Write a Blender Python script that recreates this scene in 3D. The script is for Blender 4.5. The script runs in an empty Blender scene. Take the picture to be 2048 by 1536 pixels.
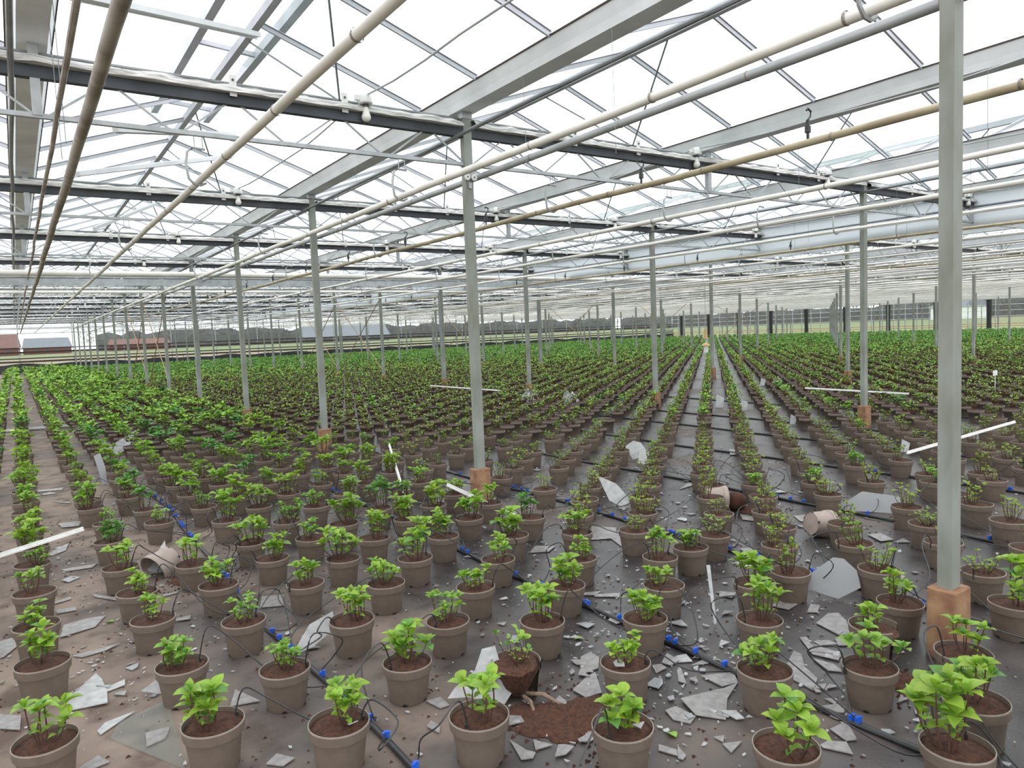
import bpy, math, random
import numpy as np
from mathutils import Vector, Matrix

scene = bpy.context.scene
COL = scene.collection
RND = random.Random(11)
PI = math.pi

# ------------------------------------------------------------------ camera
F_PX, YAW, PITCH, ROLL, CAM_H = 1447.5, 0.59901, 0.07220, -0.03880, 1.556
fw = Vector((math.sin(YAW) * math.cos(PITCH), math.cos(YAW) * math.cos(PITCH), -math.sin(PITCH)))
r0 = Vector((math.cos(YAW), -math.sin(YAW), 0.0))
u0 = r0.cross(fw)
cr = r0 * math.cos(ROLL) + u0 * math.sin(ROLL)
cu = -r0 * math.sin(ROLL) + u0 * math.cos(ROLL)
cam_data = bpy.data.cameras.new('camera')
cam_data.sensor_width = 36.0
cam_data.lens = F_PX / 2048.0 * 36.0
cam_data.clip_end = 1500.0
cam_data.clip_start = 0.05
cam = bpy.data.objects.new('camera', cam_data)
COL.objects.link(cam)
cam.matrix_world = Matrix(((cr.x, cu.x, -fw.x, 0), (cr.y, cu.y, -fw.y, 0), (cr.z, cu.z, -fw.z, CAM_H), (0, 0, 0, 1)))
scene.camera = cam

def project(x, y, z):
    d = Vector((x, y, z - CAM_H)); w = d.dot(fw)
    if w < 0.05: return (-9999, -9999, w)
    return (1024 + F_PX * d.dot(cr) / w, 768 - F_PX * d.dot(cu) / w, w)

# ------------------------------------------------------------------ overcast sky and exposure
world = bpy.data.worlds.new('overcast_sky'); scene.world = world
world.use_nodes = True
bgn = world.node_tree.nodes['Background']
bgn.inputs[0].default_value = (0.95, 0.975, 1.0, 1)
bgn.inputs[1].default_value = 2.45
scene.view_settings.view_transform = 'Standard'
scene.view_settings.look = 'None'
scene.view_settings.gamma = 1.0
scene.view_settings.exposure = 0.0
scene.view_settings.use_curve_mapping = False
scene.cycles.transparent_max_bounces = 24
scene.cycles.max_bounces = 6

# ------------------------------------------------------------------ materials
MATS = {}
def new_mat(name):
    m = bpy.data.materials.new(name); m.use_nodes = True
    MATS[name] = m
    nt = m.node_tree
    return m, nt, nt.nodes['Principled BSDF']

def add_noise(nt, scale, detail=4.0, coord='Object', stretch=None):
    tc = nt.nodes.new('ShaderNodeTexCoord')
    n = nt.nodes.new('ShaderNodeTexNoise')
    n.inputs['Scale'].default_value = scale
    n.inputs['Detail'].default_value = detail
    if stretch:
        mp = nt.nodes.new('ShaderNodeMapping'); mp.inputs['Scale'].default_value = stretch
        nt.links.new(tc.outputs[coord], mp.inputs['Vector']); nt.links.new(mp.outputs[0], n.inputs['Vector'])
    else:
        nt.links.new(tc.outputs[coord], n.inputs['Vector'])
    return n

def ramp(nt, src, stops):
    r = nt.nodes.new('ShaderNodeValToRGB')
    els = r.color_ramp.elements
    while len(els) < len(stops): els.new(0.5)
    for e, (p, c) in zip(els, stops):
        e.position = p; e.color = (*c, 1)
    nt.links.new(src, r.inputs['Fac'])
    return r

def simple(name, c1, c2=None, rough=0.6, metal=0.0, scale=8.0, bump=0.0, spec=0.5, coord='Object', stretch=None, lo=.35, hi=.65):
    m, nt, b = new_mat(name)
    b.inputs['Roughness'].default_value = rough
    b.inputs['Metallic'].default_value = metal
    b.inputs['Specular IOR Level'].default_value = spec
    if c2 is None:
        c2 = tuple(v * 0.8 for v in c1)
    n = add_noise(nt, scale, coord=coord, stretch=stretch)
    r = ramp(nt, n.outputs['Fac'], [(lo, c1), (hi, c2)])
    nt.links.new(r.outputs[0], b.inputs['Base Color'])
    if bump:
        bp = nt.nodes.new('ShaderNodeBump'); bp.inputs['Strength'].default_value = bump; bp.inputs['Distance'].default_value = .01
        nt.links.new(n.outputs['Fac'], bp.inputs['Height']); nt.links.new(bp.outputs[0], b.inputs['Normal'])
    return m

simple('galvanised', (.44, .46, .48), (.33, .35, .36), rough=.5, metal=.2, scale=9)
simple('post_steel', (.27, .285, .265), (.17, .18, .145), rough=.5, metal=.15, scale=6, stretch=(1, 1, .35))
simple('dark_chord', (.070, .078, .092), (.05, .056, .066), rough=.6, metal=.2, scale=5)
simple('aluminium', (.76, .78, .80), (.64, .66, .68), rough=.5, metal=.1, scale=3)
simple('roof_bar', (.56, .57, .62), (.46, .47, .52), rough=.5, metal=.1, scale=3)
simple('white_pipe', (.82, .79, .75), (.70, .67, .62), rough=.45, scale=4)
simple('tan_pipe', (.50, .43, .30), (.36, .295, .19), rough=.5, scale=5)
simple('dirty_pipe', (.36, .33, .29), (.19, .155, .13), rough=.55, scale=5)
simple('grey_pipe', (.46, .47, .48), (.36, .37, .38), rough=.4, metal=.2, scale=4)
simple('shaft_steel', (.24, .25, .26), (.17, .18, .19), rough=.5, metal=.4, scale=6)
simple('screen_cloth', (.72, .70, .68), (.32, .31, .30), rough=.85, scale=9, stretch=(.5, 6, 9), bump=.3)
simple('block', (.33, .20, .105), (.20, .095, .055), rough=.9, scale=11, bump=.4)
simple('white_plastic', (.74, .74, .72), (.66, .66, .64), rough=.4, scale=8)
simple('lamp_bulb', (.80, .78, .74), (.74, .72, .69), rough=.3, scale=5)
simple('black_plastic', (.018, .018, .02), (.03, .03, .032), rough=.4, scale=10)
simple('black_film', (.012, .012, .014), (.022, .022, .025), rough=.5, scale=2)
simple('blue_plastic', (.015, .09, .55), (.02, .13, .65), rough=.35, scale=10)
simple('pot_taupe', (.146, .112, .088), (.128, .098, .077), rough=.6, scale=30, spec=.35)
simple('pot_rim', (.28, .235, .20), (.24, .195, .165), rough=.55, scale=30)
simple('pale_pot', (.34, .27, .235), (.29, .23, .20), rough=.55, scale=14)
simple('soil', (.088, .032, .015), (.036, .014, .008), rough=.95, scale=70, bump=.8)
simple('stem', (.095, .040, .026), (.06, .027, .016), rough=.7, scale=30)
simple('root', (.28, .20, .15), (.16, .10, .07), rough=.8, scale=30)
simple('rusty_rail', (.055, .030, .024), (.035, .022, .020), rough=.7, scale=3)
simple('orange_pipe', (.55, .30, .12), (.45, .23, .09), rough=.6, scale=2)
simple('brace_rod', (.36, .24, .14), (.22, .15, .09), rough=.6, scale=5)
simple('grass', (.11, .17, .045), (.19, .17, .085), rough=.95, scale=.03)
simple('bare_earth', (.26, .19, .13), (.20, .18, .09), rough=.95, scale=.08)
simple('brick_red', (.16, .065, .05), (.12, .05, .04), rough=.9, scale=2)
simple('roof_red', (.20, .10, .085), (.14, .075, .065), rough=.9, scale=2)
simple('roof_slate', (.20, .21, .24), (.15, .16, .18), rough=.8, scale=2)
simple('twig', (.16, .14, .14), (.11, .10, .10), rough=.9, scale=.6)
simple('hedge', (.085, .09, .085), (.13, .125, .13), rough=.95, scale=.6)
simple('wood_tan', (.62, .42, .20), (.52, .33, .15), rough=.6, scale=6)
simple('paper_white', (.75, .75, .72), (.65, .65, .62), rough=.6, scale=20)
simple('glass_edge_paper', (.72, .72, .70), (.60, .60, .59), rough=.35, scale=18)

def leaf_material():
    m, nt, b = new_mat('leaf')
    oi = nt.nodes.new('ShaderNodeObjectInfo')
    n = add_noise(nt, 2.0)
    mx = nt.nodes.new('ShaderNodeMixRGB'); mx.blend_type = 'MULTIPLY'; mx.inputs['Fac'].default_value = 1
    r = ramp(nt, n.outputs['Fac'], [(.3, (.8, .85, .7)), (.7, (1.1, 1.05, 1.0))])
    nt.links.new(oi.outputs['Color'], mx.inputs[1]); nt.links.new(r.outputs[0], mx.inputs[2])
    nt.links.new(mx.outputs[0], b.inputs['Base Color'])
    b.inputs['Roughness'].default_value = .42
    tr = nt.nodes.new('ShaderNodeBsdfTranslucent')
    nt.links.new(mx.outputs[0], tr.inputs['Color'])
    ms = nt.nodes.new('ShaderNodeMixShader'); ms.inputs[0].default_value = .32
    out = nt.nodes['Material Output']
    nt.links.new(b.outputs[0], ms.inputs[1]); nt.links.new(tr.outputs[0], ms.inputs[2]); nt.links.new(ms.outputs[0], out.inputs['Surface'])
leaf_material()

def tint_material():
    m, nt, b = new_mat('field_plants')
    a = nt.nodes.new('ShaderNodeAttribute'); a.attribute_name = 'Col'
    nt.links.new(a.outputs['Color'], b.inputs['Base Color'])
    b.inputs['Roughness'].default_value = .6
    b.inputs['Specular IOR Level'].default_value = .3
tint_material()

def glass_material(name, tint, body, rough, dirt_scale=14.0, lo=.45, hi=.65, fres=.5, edge=.5):
    """clear pane with a film of dirt: transparent, dusty diffuse and mirror gloss mixed"""
    m, nt, b = new_mat(name)
    b.inputs['Base Color'].default_value = (*tint, 1)
    b.inputs['Roughness'].default_value = rough
    b.inputs['Specular IOR Level'].default_value = fres
    tr = nt.nodes.new('ShaderNodeBsdfTransparent'); tr.inputs[0].default_value = (.93, .96, .95, 1)
    lw = nt.nodes.new('ShaderNodeLayerWeight'); lw.inputs['Blend'].default_value = .25
    n = add_noise(nt, dirt_scale)
    r = ramp(nt, n.outputs['Fac'], [(lo, (body * .55,) * 3), (hi, (min(1, body * 1.3),) * 3)])
    ad = nt.nodes.new('ShaderNodeMath'); ad.operation = 'ADD'; ad.use_clamp = True
    ml = nt.nodes.new('ShaderNodeMath'); ml.operation = 'MULTIPLY'; ml.inputs[1].default_value = edge
    nt.links.new(lw.outputs['Fresnel'], ml.inputs[0])
    nt.links.new(ml.outputs[0], ad.inputs[0])
    if dirt_scale: nt.links.new(r.outputs[0], ad.inputs[1])
    else: ad.inputs[1].default_value = body
    ms = nt.nodes.new('ShaderNodeMixShader')
    nt.links.new(ad.outputs[0], ms.inputs[0]); nt.links.new(tr.outputs[0], ms.inputs[1]); nt.links.new(b.outputs[0], ms.inputs[2])
    nt.links.new(ms.outputs[0], nt.nodes['Material Output'].inputs['Surface'])
glass_material('shard_glass', (.30, .28, .275), .9, .30, 26, .25, .85)
glass_material('clear_glass', (.27, .275, .28), .9, .22, 0, edge=.3)
glass_material('thin_glass', (.36, .34, .32), .10, .2, 0, edge=.12)
glass_material('pale_glass', (.52, .52, .52), .72, .28, 18, .25, .85)
glass_material('roof_glass', (.8, .82, .84), .03, .1, 2, edge=.12)

def film_material():
    m, nt, b = new_mat('curtain_film')
    b.inputs['Base Color'].default_value = (.84, .86, .88, 1); b.inputs['Roughness'].default_value = .5
    tr = nt.nodes.new('ShaderNodeBsdfTranslucent'); tr.inputs[0].default_value = (.90, .93, .96, 1)
    n = add_noise(nt, 1.2, stretch=(1, .5, 6)); bp = nt.nodes.new('ShaderNodeBump'); bp.inputs['Strength'].default_value = .35
    nt.links.new(n.outputs['Fac'], bp.inputs['Height']); nt.links.new(bp.outputs[0], b.inputs['Normal'])
    ms = nt.nodes.new('ShaderNodeMixShader'); ms.inputs[0].default_value = .6
    nt.links.new(b.outputs[0], ms.inputs[1]); nt.links.new(tr.outputs[0], ms.inputs[2])
    nt.links.new(ms.outputs[0], nt.nodes['Material Output'].inputs['Surface'])
film_material()

def floor_material():
    m, nt, b = new_mat('ground_cloth')
    tc = nt.nodes.new('ShaderNodeTexCoord')
    sx = nt.nodes.new('ShaderNodeSeparateXYZ'); nt.links.new(tc.outputs['Object'], sx.inputs[0])
    big = add_noise(nt, .9, 5); mid = add_noise(nt, 5, 6); fine = add_noise(nt, 60, 3)
    # sandy residue is thicker by the aisle, dark wet cloth to the right
    mr = nt.nodes.new('ShaderNodeMapRange'); mr.inputs['From Min'].default_value = -.2; mr.inputs['From Max'].default_value = 2.2
    mr.inputs['To Min'].default_value = .24; mr.inputs['To Max'].default_value = -.10
    nt.links.new(sx.outputs['X'], mr.inputs['Value'])
    ad = nt.nodes.new('ShaderNodeMath'); ad.operation = 'ADD'
    nt.links.new(big.outputs['Fac'], ad.inputs[0]); nt.links.new(mr.outputs[0], ad.inputs[1])
    r = ramp(nt, ad.outputs[0], [(.40, (.045, .039, .040)), (.52, (.078, .063, .057)), (.66, (.165, .124, .100)), (.80, (.225, .170, .135))])
    r2 = ramp(nt, mid.outputs['Fac'], [(.34, (.42, .35, .32)), (.50, (1, 1, 1)), (.72, (1.3, 1.24, 1.2))])
    mx = nt.nodes.new('ShaderNodeMixRGB'); mx.blend_type = 'MULTIPLY'; mx.inputs[0].default_value = .85
    nt.links.new(r.outputs[0], mx.inputs[1]); nt.links.new(r2.outputs[0], mx.inputs[2])
    nt.links.new(mx.outputs[0], b.inputs['Base Color'])
    rr = ramp(nt, ad.outputs[0], [(.40, (.36,) * 3), (.62, (.75,) * 3)])
    nt.links.new(rr.outputs[0], b.inputs['Roughness'])
    bp = nt.nodes.new('ShaderNodeBump'); bp.inputs['Strength'].default_value = .25; bp.inputs['Distance'].default_value = .006
    nt.links.new(fine.outputs['Fac'], bp.inputs['Height']); nt.links.new(bp.outputs[0], b.inputs['Normal'])
floor_material()

# ------------------------------------------------------------------ mesh helpers
class MB:
    def __init__(self): self.v = []; self.f = []; self.m = []
    def add(self, vs, fs, mi=0):
        o = len(self.v); self.v += [tuple(p) for p in vs]
        self.f += [tuple(i + o for i in f) for f in fs]; self.m += [mi] * len(fs)
        return self
    def box(self, c, s, mi=0):
        x, y, z = c; a, b_, d = s[0] / 2, s[1] / 2, s[2] / 2
        vs = [(x + i * a, y + j * b_, z + k * d) for k in (-1, 1) for j in (-1, 1) for i in (-1, 1)]
        return self.add(vs, [(0, 2, 3, 1), (4, 5, 7, 6), (0, 1, 5, 4), (2, 6, 7, 3), (0, 4, 6, 2), (1, 3, 7, 5)], mi)
    def beam(self, p, q, w, h, mi=0, up=(0, 0, 1)):
        p = Vector(p); q = Vector(q); d = (q - p).normalized(); up = Vector(up)
        s = d.cross(up)
        if s.length < 1e-4: s = d.cross(Vector((1, 0, 0)))
        s.normalize(); t = s.cross(d)
        vs = [e + s * (i * w / 2) + t * (j * h / 2) for e in (p, q) for j in (-1, 1) for i in (-1, 1)]
        return self.add(vs, [(0, 1, 3, 2), (4, 6, 7, 5), (0, 4, 5, 1), (2, 3, 7, 6), (0, 2, 6, 4), (1, 5, 7, 3)], mi)
    def tube(self, pts, r, seg=8, mi=0, caps=True):
        pts = [Vector(p) for p in pts]; n = len(pts); vs = []
        rs = r if isinstance(r, (list, tuple)) else [r] * n
        for i, p in enumerate(pts):
            d = (pts[min(i + 1, n - 1)] - pts[max(i - 1, 0)]).normalized()
            a = Vector((0, 0, 1)) if abs(d.z) < .9 else Vector((1, 0, 0))
            s = d.cross(a).normalized(); t = s.cross(d)
            for k in range(seg):
                an = 2 * PI * k / seg
                vs.append(p + s * (math.cos(an) * rs[i]) + t * (math.sin(an) * rs[i]))
        fs = [(i * seg + k, i * seg + (k + 1) % seg, (i + 1) * seg + (k + 1) % seg, (i + 1) * seg + k) for i in range(n - 1) for k in range(seg)]
        if caps:
            fs.append(tuple(range(seg - 1, -1, -1))); fs.append(tuple((n - 1) * seg + k for k in range(seg)))
        return self.add(vs, fs, mi)
    def lathe(self, prof, seg=24, mi=0, a0=0.0, a1=2 * PI):
        full = abs(a1 - a0 - 2 * PI) < 1e-6
        n = seg if full else seg + 1
        vs = [(r * math.cos(a0 + (a1 - a0) * k / seg), r * math.sin(a0 + (a1 - a0) * k / seg), z) for r, z in prof for k in range(n)]
        fs = []
        for i in range(len(prof) - 1):
            for k in range(seg):
                k2 = (k + 1) % n
                fs.append((i * n + k, i * n + k2, (i + 1) * n + k2, (i + 1) * n + k))
        return self.add(vs, fs, mi)
    def mesh(self, name, mats, smooth=False):
        me = bpy.data.meshes.new(name); me.from_pydata(self.v, [], self.f); me.update()
        for mm in (mats if isinstance(mats, (list, tuple)) else [mats]): me.materials.append(MATS[mm])
        if any(self.m): me.polygons.foreach_set('material_index', self.m)
        if smooth:
            me.polygons.foreach_set('use_smooth', [True] * len(me.polygons))
            try: me.set_sharp_from_angle(angle=math.radians(40))
            except Exception: pass
        return me
    def build(self, name, mats, parent=None, smooth=False):
        return link(name, self.mesh(name, mats, smooth), parent)

def link(name, data, parent=None, loc=None, rot=None, mat=None, color=None):
    o = bpy.data.objects.new(name, data); COL.objects.link(o)
    if parent is not None: o.parent = parent
    if loc is not None: o.location = loc
    if rot is not None: o.rotation_euler = rot
    if mat is not None: o.matrix_local = mat
    if color is not None: o.color = (*color, 1)
    return o

def tag(o, label, cat, group=None):
    o['label'] = label; o['category'] = cat
    if group: o['group'] = group
    return o
def thing(name, label, cat, loc=(0, 0, 0), group=None, rz=0.0):
    o = link(name, None, None, loc, (0, 0, rz)); o.empty_display_size = .1
    return tag(o, label, cat, group)
def structure(o):
    o['kind'] = 'structure'; return o
ORD = ['zeroth', 'first', 'second', 'third', 'fourth', 'fifth', 'sixth', 'seventh', 'eighth', 'ninth', 'tenth', 'eleventh', 'twelfth', 'thirteenth', 'fourteenth', 'fifteenth', 'sixteenth', 'seventeenth', 'eighteenth', 'nineteenth', 'twentieth', 'twenty-first', 'twenty-second', 'twenty-third', 'twenty-fourth', 'twenty-fifth', 'twenty-sixth', 'twenty-seventh', 'twenty-eighth', 'twenty-ninth', 'thirtieth', 'thirty-first', 'thirty-second', 'thirty-third', 'thirty-fourth', 'thirty-fifth', 'thirty-sixth', 'thirty-seventh', 'thirty-eighth']
def in_frame(x, y, z, m=0):
    p = project(x, y, z)
    return p[2] > .1 and -m <= p[0] <= 2048 + m and -m <= p[1] <= 1536 + m

# ------------------------------------------------------------------ building grid (metres)
XA, BAY, Y0, SP = 3.43, 6.4, 1.558, 4.042
Y_END, X_END = 60.0, 64.3
Z_BOT, Z_TOP, Z_GUT, Z_RIDGE = 3.05, 3.325, 3.50, 4.16

# floor, outside field
me = MB().add([(-9, -6, 0), (X_END, -6, 0), (X_END, Y_END, 0), (-9, Y_END, 0)], [(0, 1, 2, 3)]).mesh('floor', 'ground_cloth')
structure(link('floor', me))
me = MB().add([(-300, -60, -.06), (700, -60, -.06), (700, 800, -.06), (-300, 800, -.06)], [(0, 1, 2, 3)]).mesh('field', 'grass')
structure(link('field', me))

me = MB().add([(-120, 60.5, -.03), (24, 60.5, -.03), (40, 150, -.03), (-120, 150, -.03)], [(0, 1, 2, 3)]).mesh('bare_ground', 'bare_earth')
structure(link('bare_ground', me))

# ---- far wall (end of the rows)
wf = structure(link('wall_far', None, None, (0, Y_END, 0)))
rail = MB().beam((-9, 0, 0), (X_END, 0, 0), .06, .12).mesh('rail', 'rusty_rail')
thin = MB().beam((-9, 0, 0), (X_END, 0, 0), .06, .075).mesh('rail', 'rusty_rail')
for z, d in ((.78, rail), (1.0, thin), (1.42, rail), (1.68, thin)):
    link('rail', d, wf, (0, -.05, z))
link('eave_beam', MB().beam((-9, 0, 0), (X_END, 0, 0), .10, .16).mesh('eave_beam', 'aluminium'), wf, (0, 0, 3.05))
link('rail', MB().beam((-9, 0, 0), (X_END, 0, 0), .06, .08).mesh('rail', 'aluminium'), wf, (0, 0, 2.72))
b = MB()
n = 150
for k in range(n + 1):
    x = -9 + (X_END + 9) * k / n; h = .60 + .08 * math.sin(k * .9) * math.sin(k * .23)
    b.v += [(x, -.12 + .03 * math.sin(k * 1.7), 0), (x, -.09, h)]
b.f = [(2 * k, 2 * k + 2, 2 * k + 3, 2 * k + 1) for k in range(n)]; b.m = [0] * n
b.build('plastic_strip', 'black_film', wf)
post = MB().box((0, 0, 1.7), (.06, .06, 3.4)).mesh('wall_post', 'galvanised')
hp = MB().tube([(-.55, -.06, .78), (-.5, -.06, .35), (-.28, -.06, .16), (0, -.06, .12), (.28, -.06, .16), (.5, -.06, .35), (.55, -.06, .78)], .018, 6).mesh('pipe_bend', 'rusty_rail', True)
pane_w = MB().box((0, 0, 0), (1.56, .004, 1.5)).mesh('pane', 'roof_glass')
for k in range(23):
    x = -6.17 + 3.2 * k
    if x > X_END: break
    link('wall_post', post, wf, (x, 0, 0))
    if k < 14: link('pipe_bend', hp, wf, (x + 1.3, 0, 0))
    for s in (.8, 2.4):
        if x + s < X_END:
            link('pane', pane_w, wf, (x + s, .03, 1.25)); link('pane', pane_w, wf, (x + s, .03, 2.75 - .8 + .3))

# ---- right wall
wr = structure(link('wall_right', None, None, (X_END, 0, 0)))
post = MB().box((0, 0, 1.7), (.07, .05, 3.4)).mesh('wall_post', 'galvanised')
black = MB()
black.tube([(0, 0, .05), (.02, .01, .9), (-.02, -.01, 1.8), (0, 0, 3.1)], [.20, .17, .19, .21], 10)
blackm = black.mesh('wrapped_film_roll', 'black_film', True)
for k in range(0, 15):
    y = Y0 + SP * k
    link('wrapped_film_roll', blackm, wr, (-.15, y + .4, 0))
    for s in range(4): link('wall_post', post, wr, (0, y + s * SP / 4, 0))
    link('pane', MB().box((0, 0, 0), (.004, SP - .1, 2.2)).mesh('pane', 'roof_glass'), wr, (.05, y + SP / 2, 1.7))
for z, mm, r in ((.70, 'orange_pipe', .03), (.52, 'orange_pipe', .03), (1.3, 'white_pipe', .02), (1.75, 'white_pipe', .02), (2.2, 'white_pipe', .02)):
    link('rail', MB().tube([(-.1, -4, z), (-.1, Y_END, z)], r, 6).mesh('rail', mm), wr)

# ---- roof: gutters, ridges, glazing bars and panes
roof = structure(link('ceiling', None))
g = MB()
L0, L1 = -5.0, Y_END
prof = [(-.085, 0), (-.10, .055), (-.13, .14), (-.115, .14), (-.085, .06), (-.07, .012), (.07, .012), (.085, .06), (.115, .14), (.13, .14), (.10, .055), (.085, 0)]
n = len(prof)
g.add([(x, y, z) for y in (L0, L1) for x, z in prof], [(k, (k + 1) % n, n + (k + 1) % n, n + k) for k in range(n)])
gut = g.mesh('gutter', 'aluminium')
lip = MB().box((-.125, (L0 + L1) / 2, .146), (.028, L1 - L0, .012)).box((.125, (L0 + L1) / 2, .146), (.028, L1 - L0, .012)).mesh('gutter_lip', 'rusty_rail')
rdg = MB().box((0, (L0 + L1) / 2, 0), (.06, L1 - L0, .075)).mesh('ridge', 'roof_bar')
GUTS = [XA + 3.2 * j for j in range(-3, 20)]
for gx in GUTS:
    o = link('gutter', gut, roof, (gx, 0, Z_GUT)); link('gutter_lip', lip, o)
    if gx + 1.6 < X_END: link('ridge', rdg, roof, (gx + 1.6, 0, Z_RIDGE))
rise = Z_RIDGE - (Z_GUT + .15)
def slope_pts(gx, side):   # side 0: from gutter up to the ridge on its right, 1: from that ridge down to the next gutter
    return ((gx + .12, Z_GUT + .15), (gx + 1.6, Z_RIDGE)) if side == 0 else ((gx + 3.08, Z_GUT + .15), (gx + 1.6, Z_RIDGE))
bars = []
panes = []
for side in (0, 1):
    (xa, za), (xb, zb) = slope_pts(0, side)
    m_ = MB().beam((xa, 0, za), (xb, 0, zb), .020, .034)
    m_.beam((xa, .0, za + .025), (xb, 0, zb + .025), .040, .005)
    bars.append(m_.mesh('glazing_bar', 'roof_bar'))
    off = .035
    panes.append(MB().add([(xa, .02, za + off), (xb, .02, zb + off), (xb, .98, zb + off), (xa, .98, za + off), (xa, .02, za + off + .004), (xb, .02, zb + off + .004), (xb, .98, zb + off + .004), (xa, .98, za + off + .004)],
                          [(0, 1, 2, 3), (7, 6, 5, 4), (0, 4, 5, 1), (1, 5, 6, 2), (2, 6, 7, 3), (3, 7, 4, 0)]).mesh('pane', 'roof_glass'))
rb = random.Random(5)
far_b = MB(); far_p = MB()
npan = nbar = 0
for gx in GUTS:
    if gx + 3.2 > X_END + .1: continue
    for side in (0, 1):
        (xa, za), (xb, zb) = slope_pts(gx, side)
        for k in range(-4, 60):
            y = .19 + k * 1.0
            near = gx < 10 and y < 15 and gx > -4
            miss = False
            if near and gx < 3 and gx > -1 and y < 13: miss = rb.random() < (.6 if side == 0 else .45)
            elif near: miss = rb.random() < .12
            if not (in_frame(xa, y, za, 150) or in_frame(xb, y, zb, 150)): continue
            if near:
                if not miss:
                    link('glazing_bar', bars[side], roof, (gx, y, 0)); nbar += 1
                    if rb.random() > .35: link('pane', panes[side], roof, (gx, y, 0)); npan += 1
            else:
                far_b.beam((xa, y, za), (xb, y, zb), .020, .034)
                if rb.random() > .18:
                    far_p.add([(xa, y + .02, za + .035), (xb, y + .02, zb + .035), (xb, y + .98, zb + .035), (xa, y + .98, za + .035)], [(0, 1, 2, 3)])
o = far_b.build('glazing_bar', 'roof_bar', roof); o['kind'] = 'stuff'
o = far_p.build('pane', 'roof_glass', roof); o['kind'] = 'stuff'

# storm damage: loosened bars hanging in the nearest roof
for p, q_ in (((.35, 4.6, 3.45), (1.75, 5.9, 3.95)), ((.75, 6.3, 3.2), (1.95, 7.6, 3.62)), ((.55, 7.3, 3.05), (2.3, 9.0, 3.75)),
              ((.9, 10.2, 3.0), (2.2, 10.9, 3.7)), ((1.1, 5.0, 4.1), (2.0, 4.6, 4.3))):
    b = MB().beam(p, q_, .05, .035)
    b.beam(Vector(p) + Vector((0, .05, .01)), Vector(q_) + Vector((0, .05, .01)), .012, .05)
    o = b.build('loose_bar', 'aluminium', roof)
# open vent frame at the ridge of the nearest roof
for x, z in ((1.55, 4.32), (2.12, 4.28)):
    MB().beam((x, 3.0, z), (x, 9.5, z), .07, .09).build('vent_frame', 'roof_bar', roof)
for y in (3.4, 5.3, 7.2, 9.1):
    MB().beam((1.55, y, 4.32), (2.12, y, 4.28), .04, .04).build('vent_frame', 'roof_bar', roof)

# ------------------------------------------------------------------ trusses
def diag_pts():
    out = []
    for h in range(2):
        for j in range(4):
            x0 = .02 + h * 3.2 + j * .8
            out.append(((x0 + .03, Z_BOT), (x0 + .37, Z_TOP - .02))); out.append(((x0 + .43, Z_TOP - .02), (x0 + .77, Z_BOT)))
    return out
DP = diag_pts()
top_m = MB().box((BAY / 2, 0, Z_TOP - .005), (BAY - .08, .06, .075)).mesh('top_chord', 'dark_chord')  # darker than the other truss steel: chord's shadow put into the colour
bot_m = MB().box((BAY / 2, 0, Z_BOT), (BAY - .08, .035, .03)).mesh('bottom_chord', 'galvanised')
cond_m = MB().tube([(.04, .03, 3.445), (BAY - .04, .03, 3.445)], .017, 7).mesh('conduit', 'shaft_steel', True)
diag_m = [MB().beam((a[0], 0, a[1]), (c[0], 0, c[1]), .012, .014).mesh('diagonal', 'galvanised') for a, c in DP]
lat = MB()
for a, c in DP: lat.beam((a[0], 0, a[1]), (c[0], 0, c[1]), .012, .014)
lat_m = lat.mesh('lattice', 'galvanised')
def cloth_mesh(seed):
    rr = random.Random(seed); b = MB(); n = 64
    vs = []
    for k in range(n + 1):
        x = .06 + (BAY - .12) * k / n
        h = .055 + .022 * rr.random(); w = .078 + .02 * rr.random()
        for a in range(7):
            an = PI * a / 6
            j = 1 + .22 * (rr.random() - .5)
            vs.append((x, -math.cos(an) * w * j, Z_TOP + .035 + math.sin(an) * h * j))
    fs = [(k * 7 + a, k * 7 + a + 1, (k + 1) * 7 + a + 1, (k + 1) * 7 + a) for k in range(n) for a in range(6)]
    fs += [(k * 7, (k + 1) * 7, (k + 1) * 7 + 6, k * 7 + 6) for k in range(n)]
    return b.add(vs, fs).mesh('folded_screen', 'screen_cloth')
cl_m = [cloth_mesh(s) for s in (1, 2, 3)]
gpost_m = MB().box((3.2, 0, (Z_BOT + Z_GUT) / 2), (.055, .05, Z_GUT - Z_BOT)).mesh('gutter_post', 'galvanised')
br = MB().box((0, -.055, 3.41), (.05, .008, .15))
br.tube([(0, -.06, 3.45), (0, -.066, 3.45)], .009, 6, 1).tube([(0, -.06, 3.39), (0, -.066, 3.39)], .009, 6, 1)
br_m = br.mesh('bracket', ['white_plastic', 'dark_chord'])
rod_m = MB().tube([(2.05, .02, 3.44), (1.62, -.9, Z_RIDGE - .04)], .009, 5).mesh('vent_rod', 'shaft_steel')
rod2_m = MB().tube([(2.05, .02, 3.44), (1.62, .9, Z_RIDGE - .04)], .009, 5).mesh('vent_rod', 'shaft_steel')
sides = ['left of the nearest post row', 'right of the nearest post row', 'right of the second post row']
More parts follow.
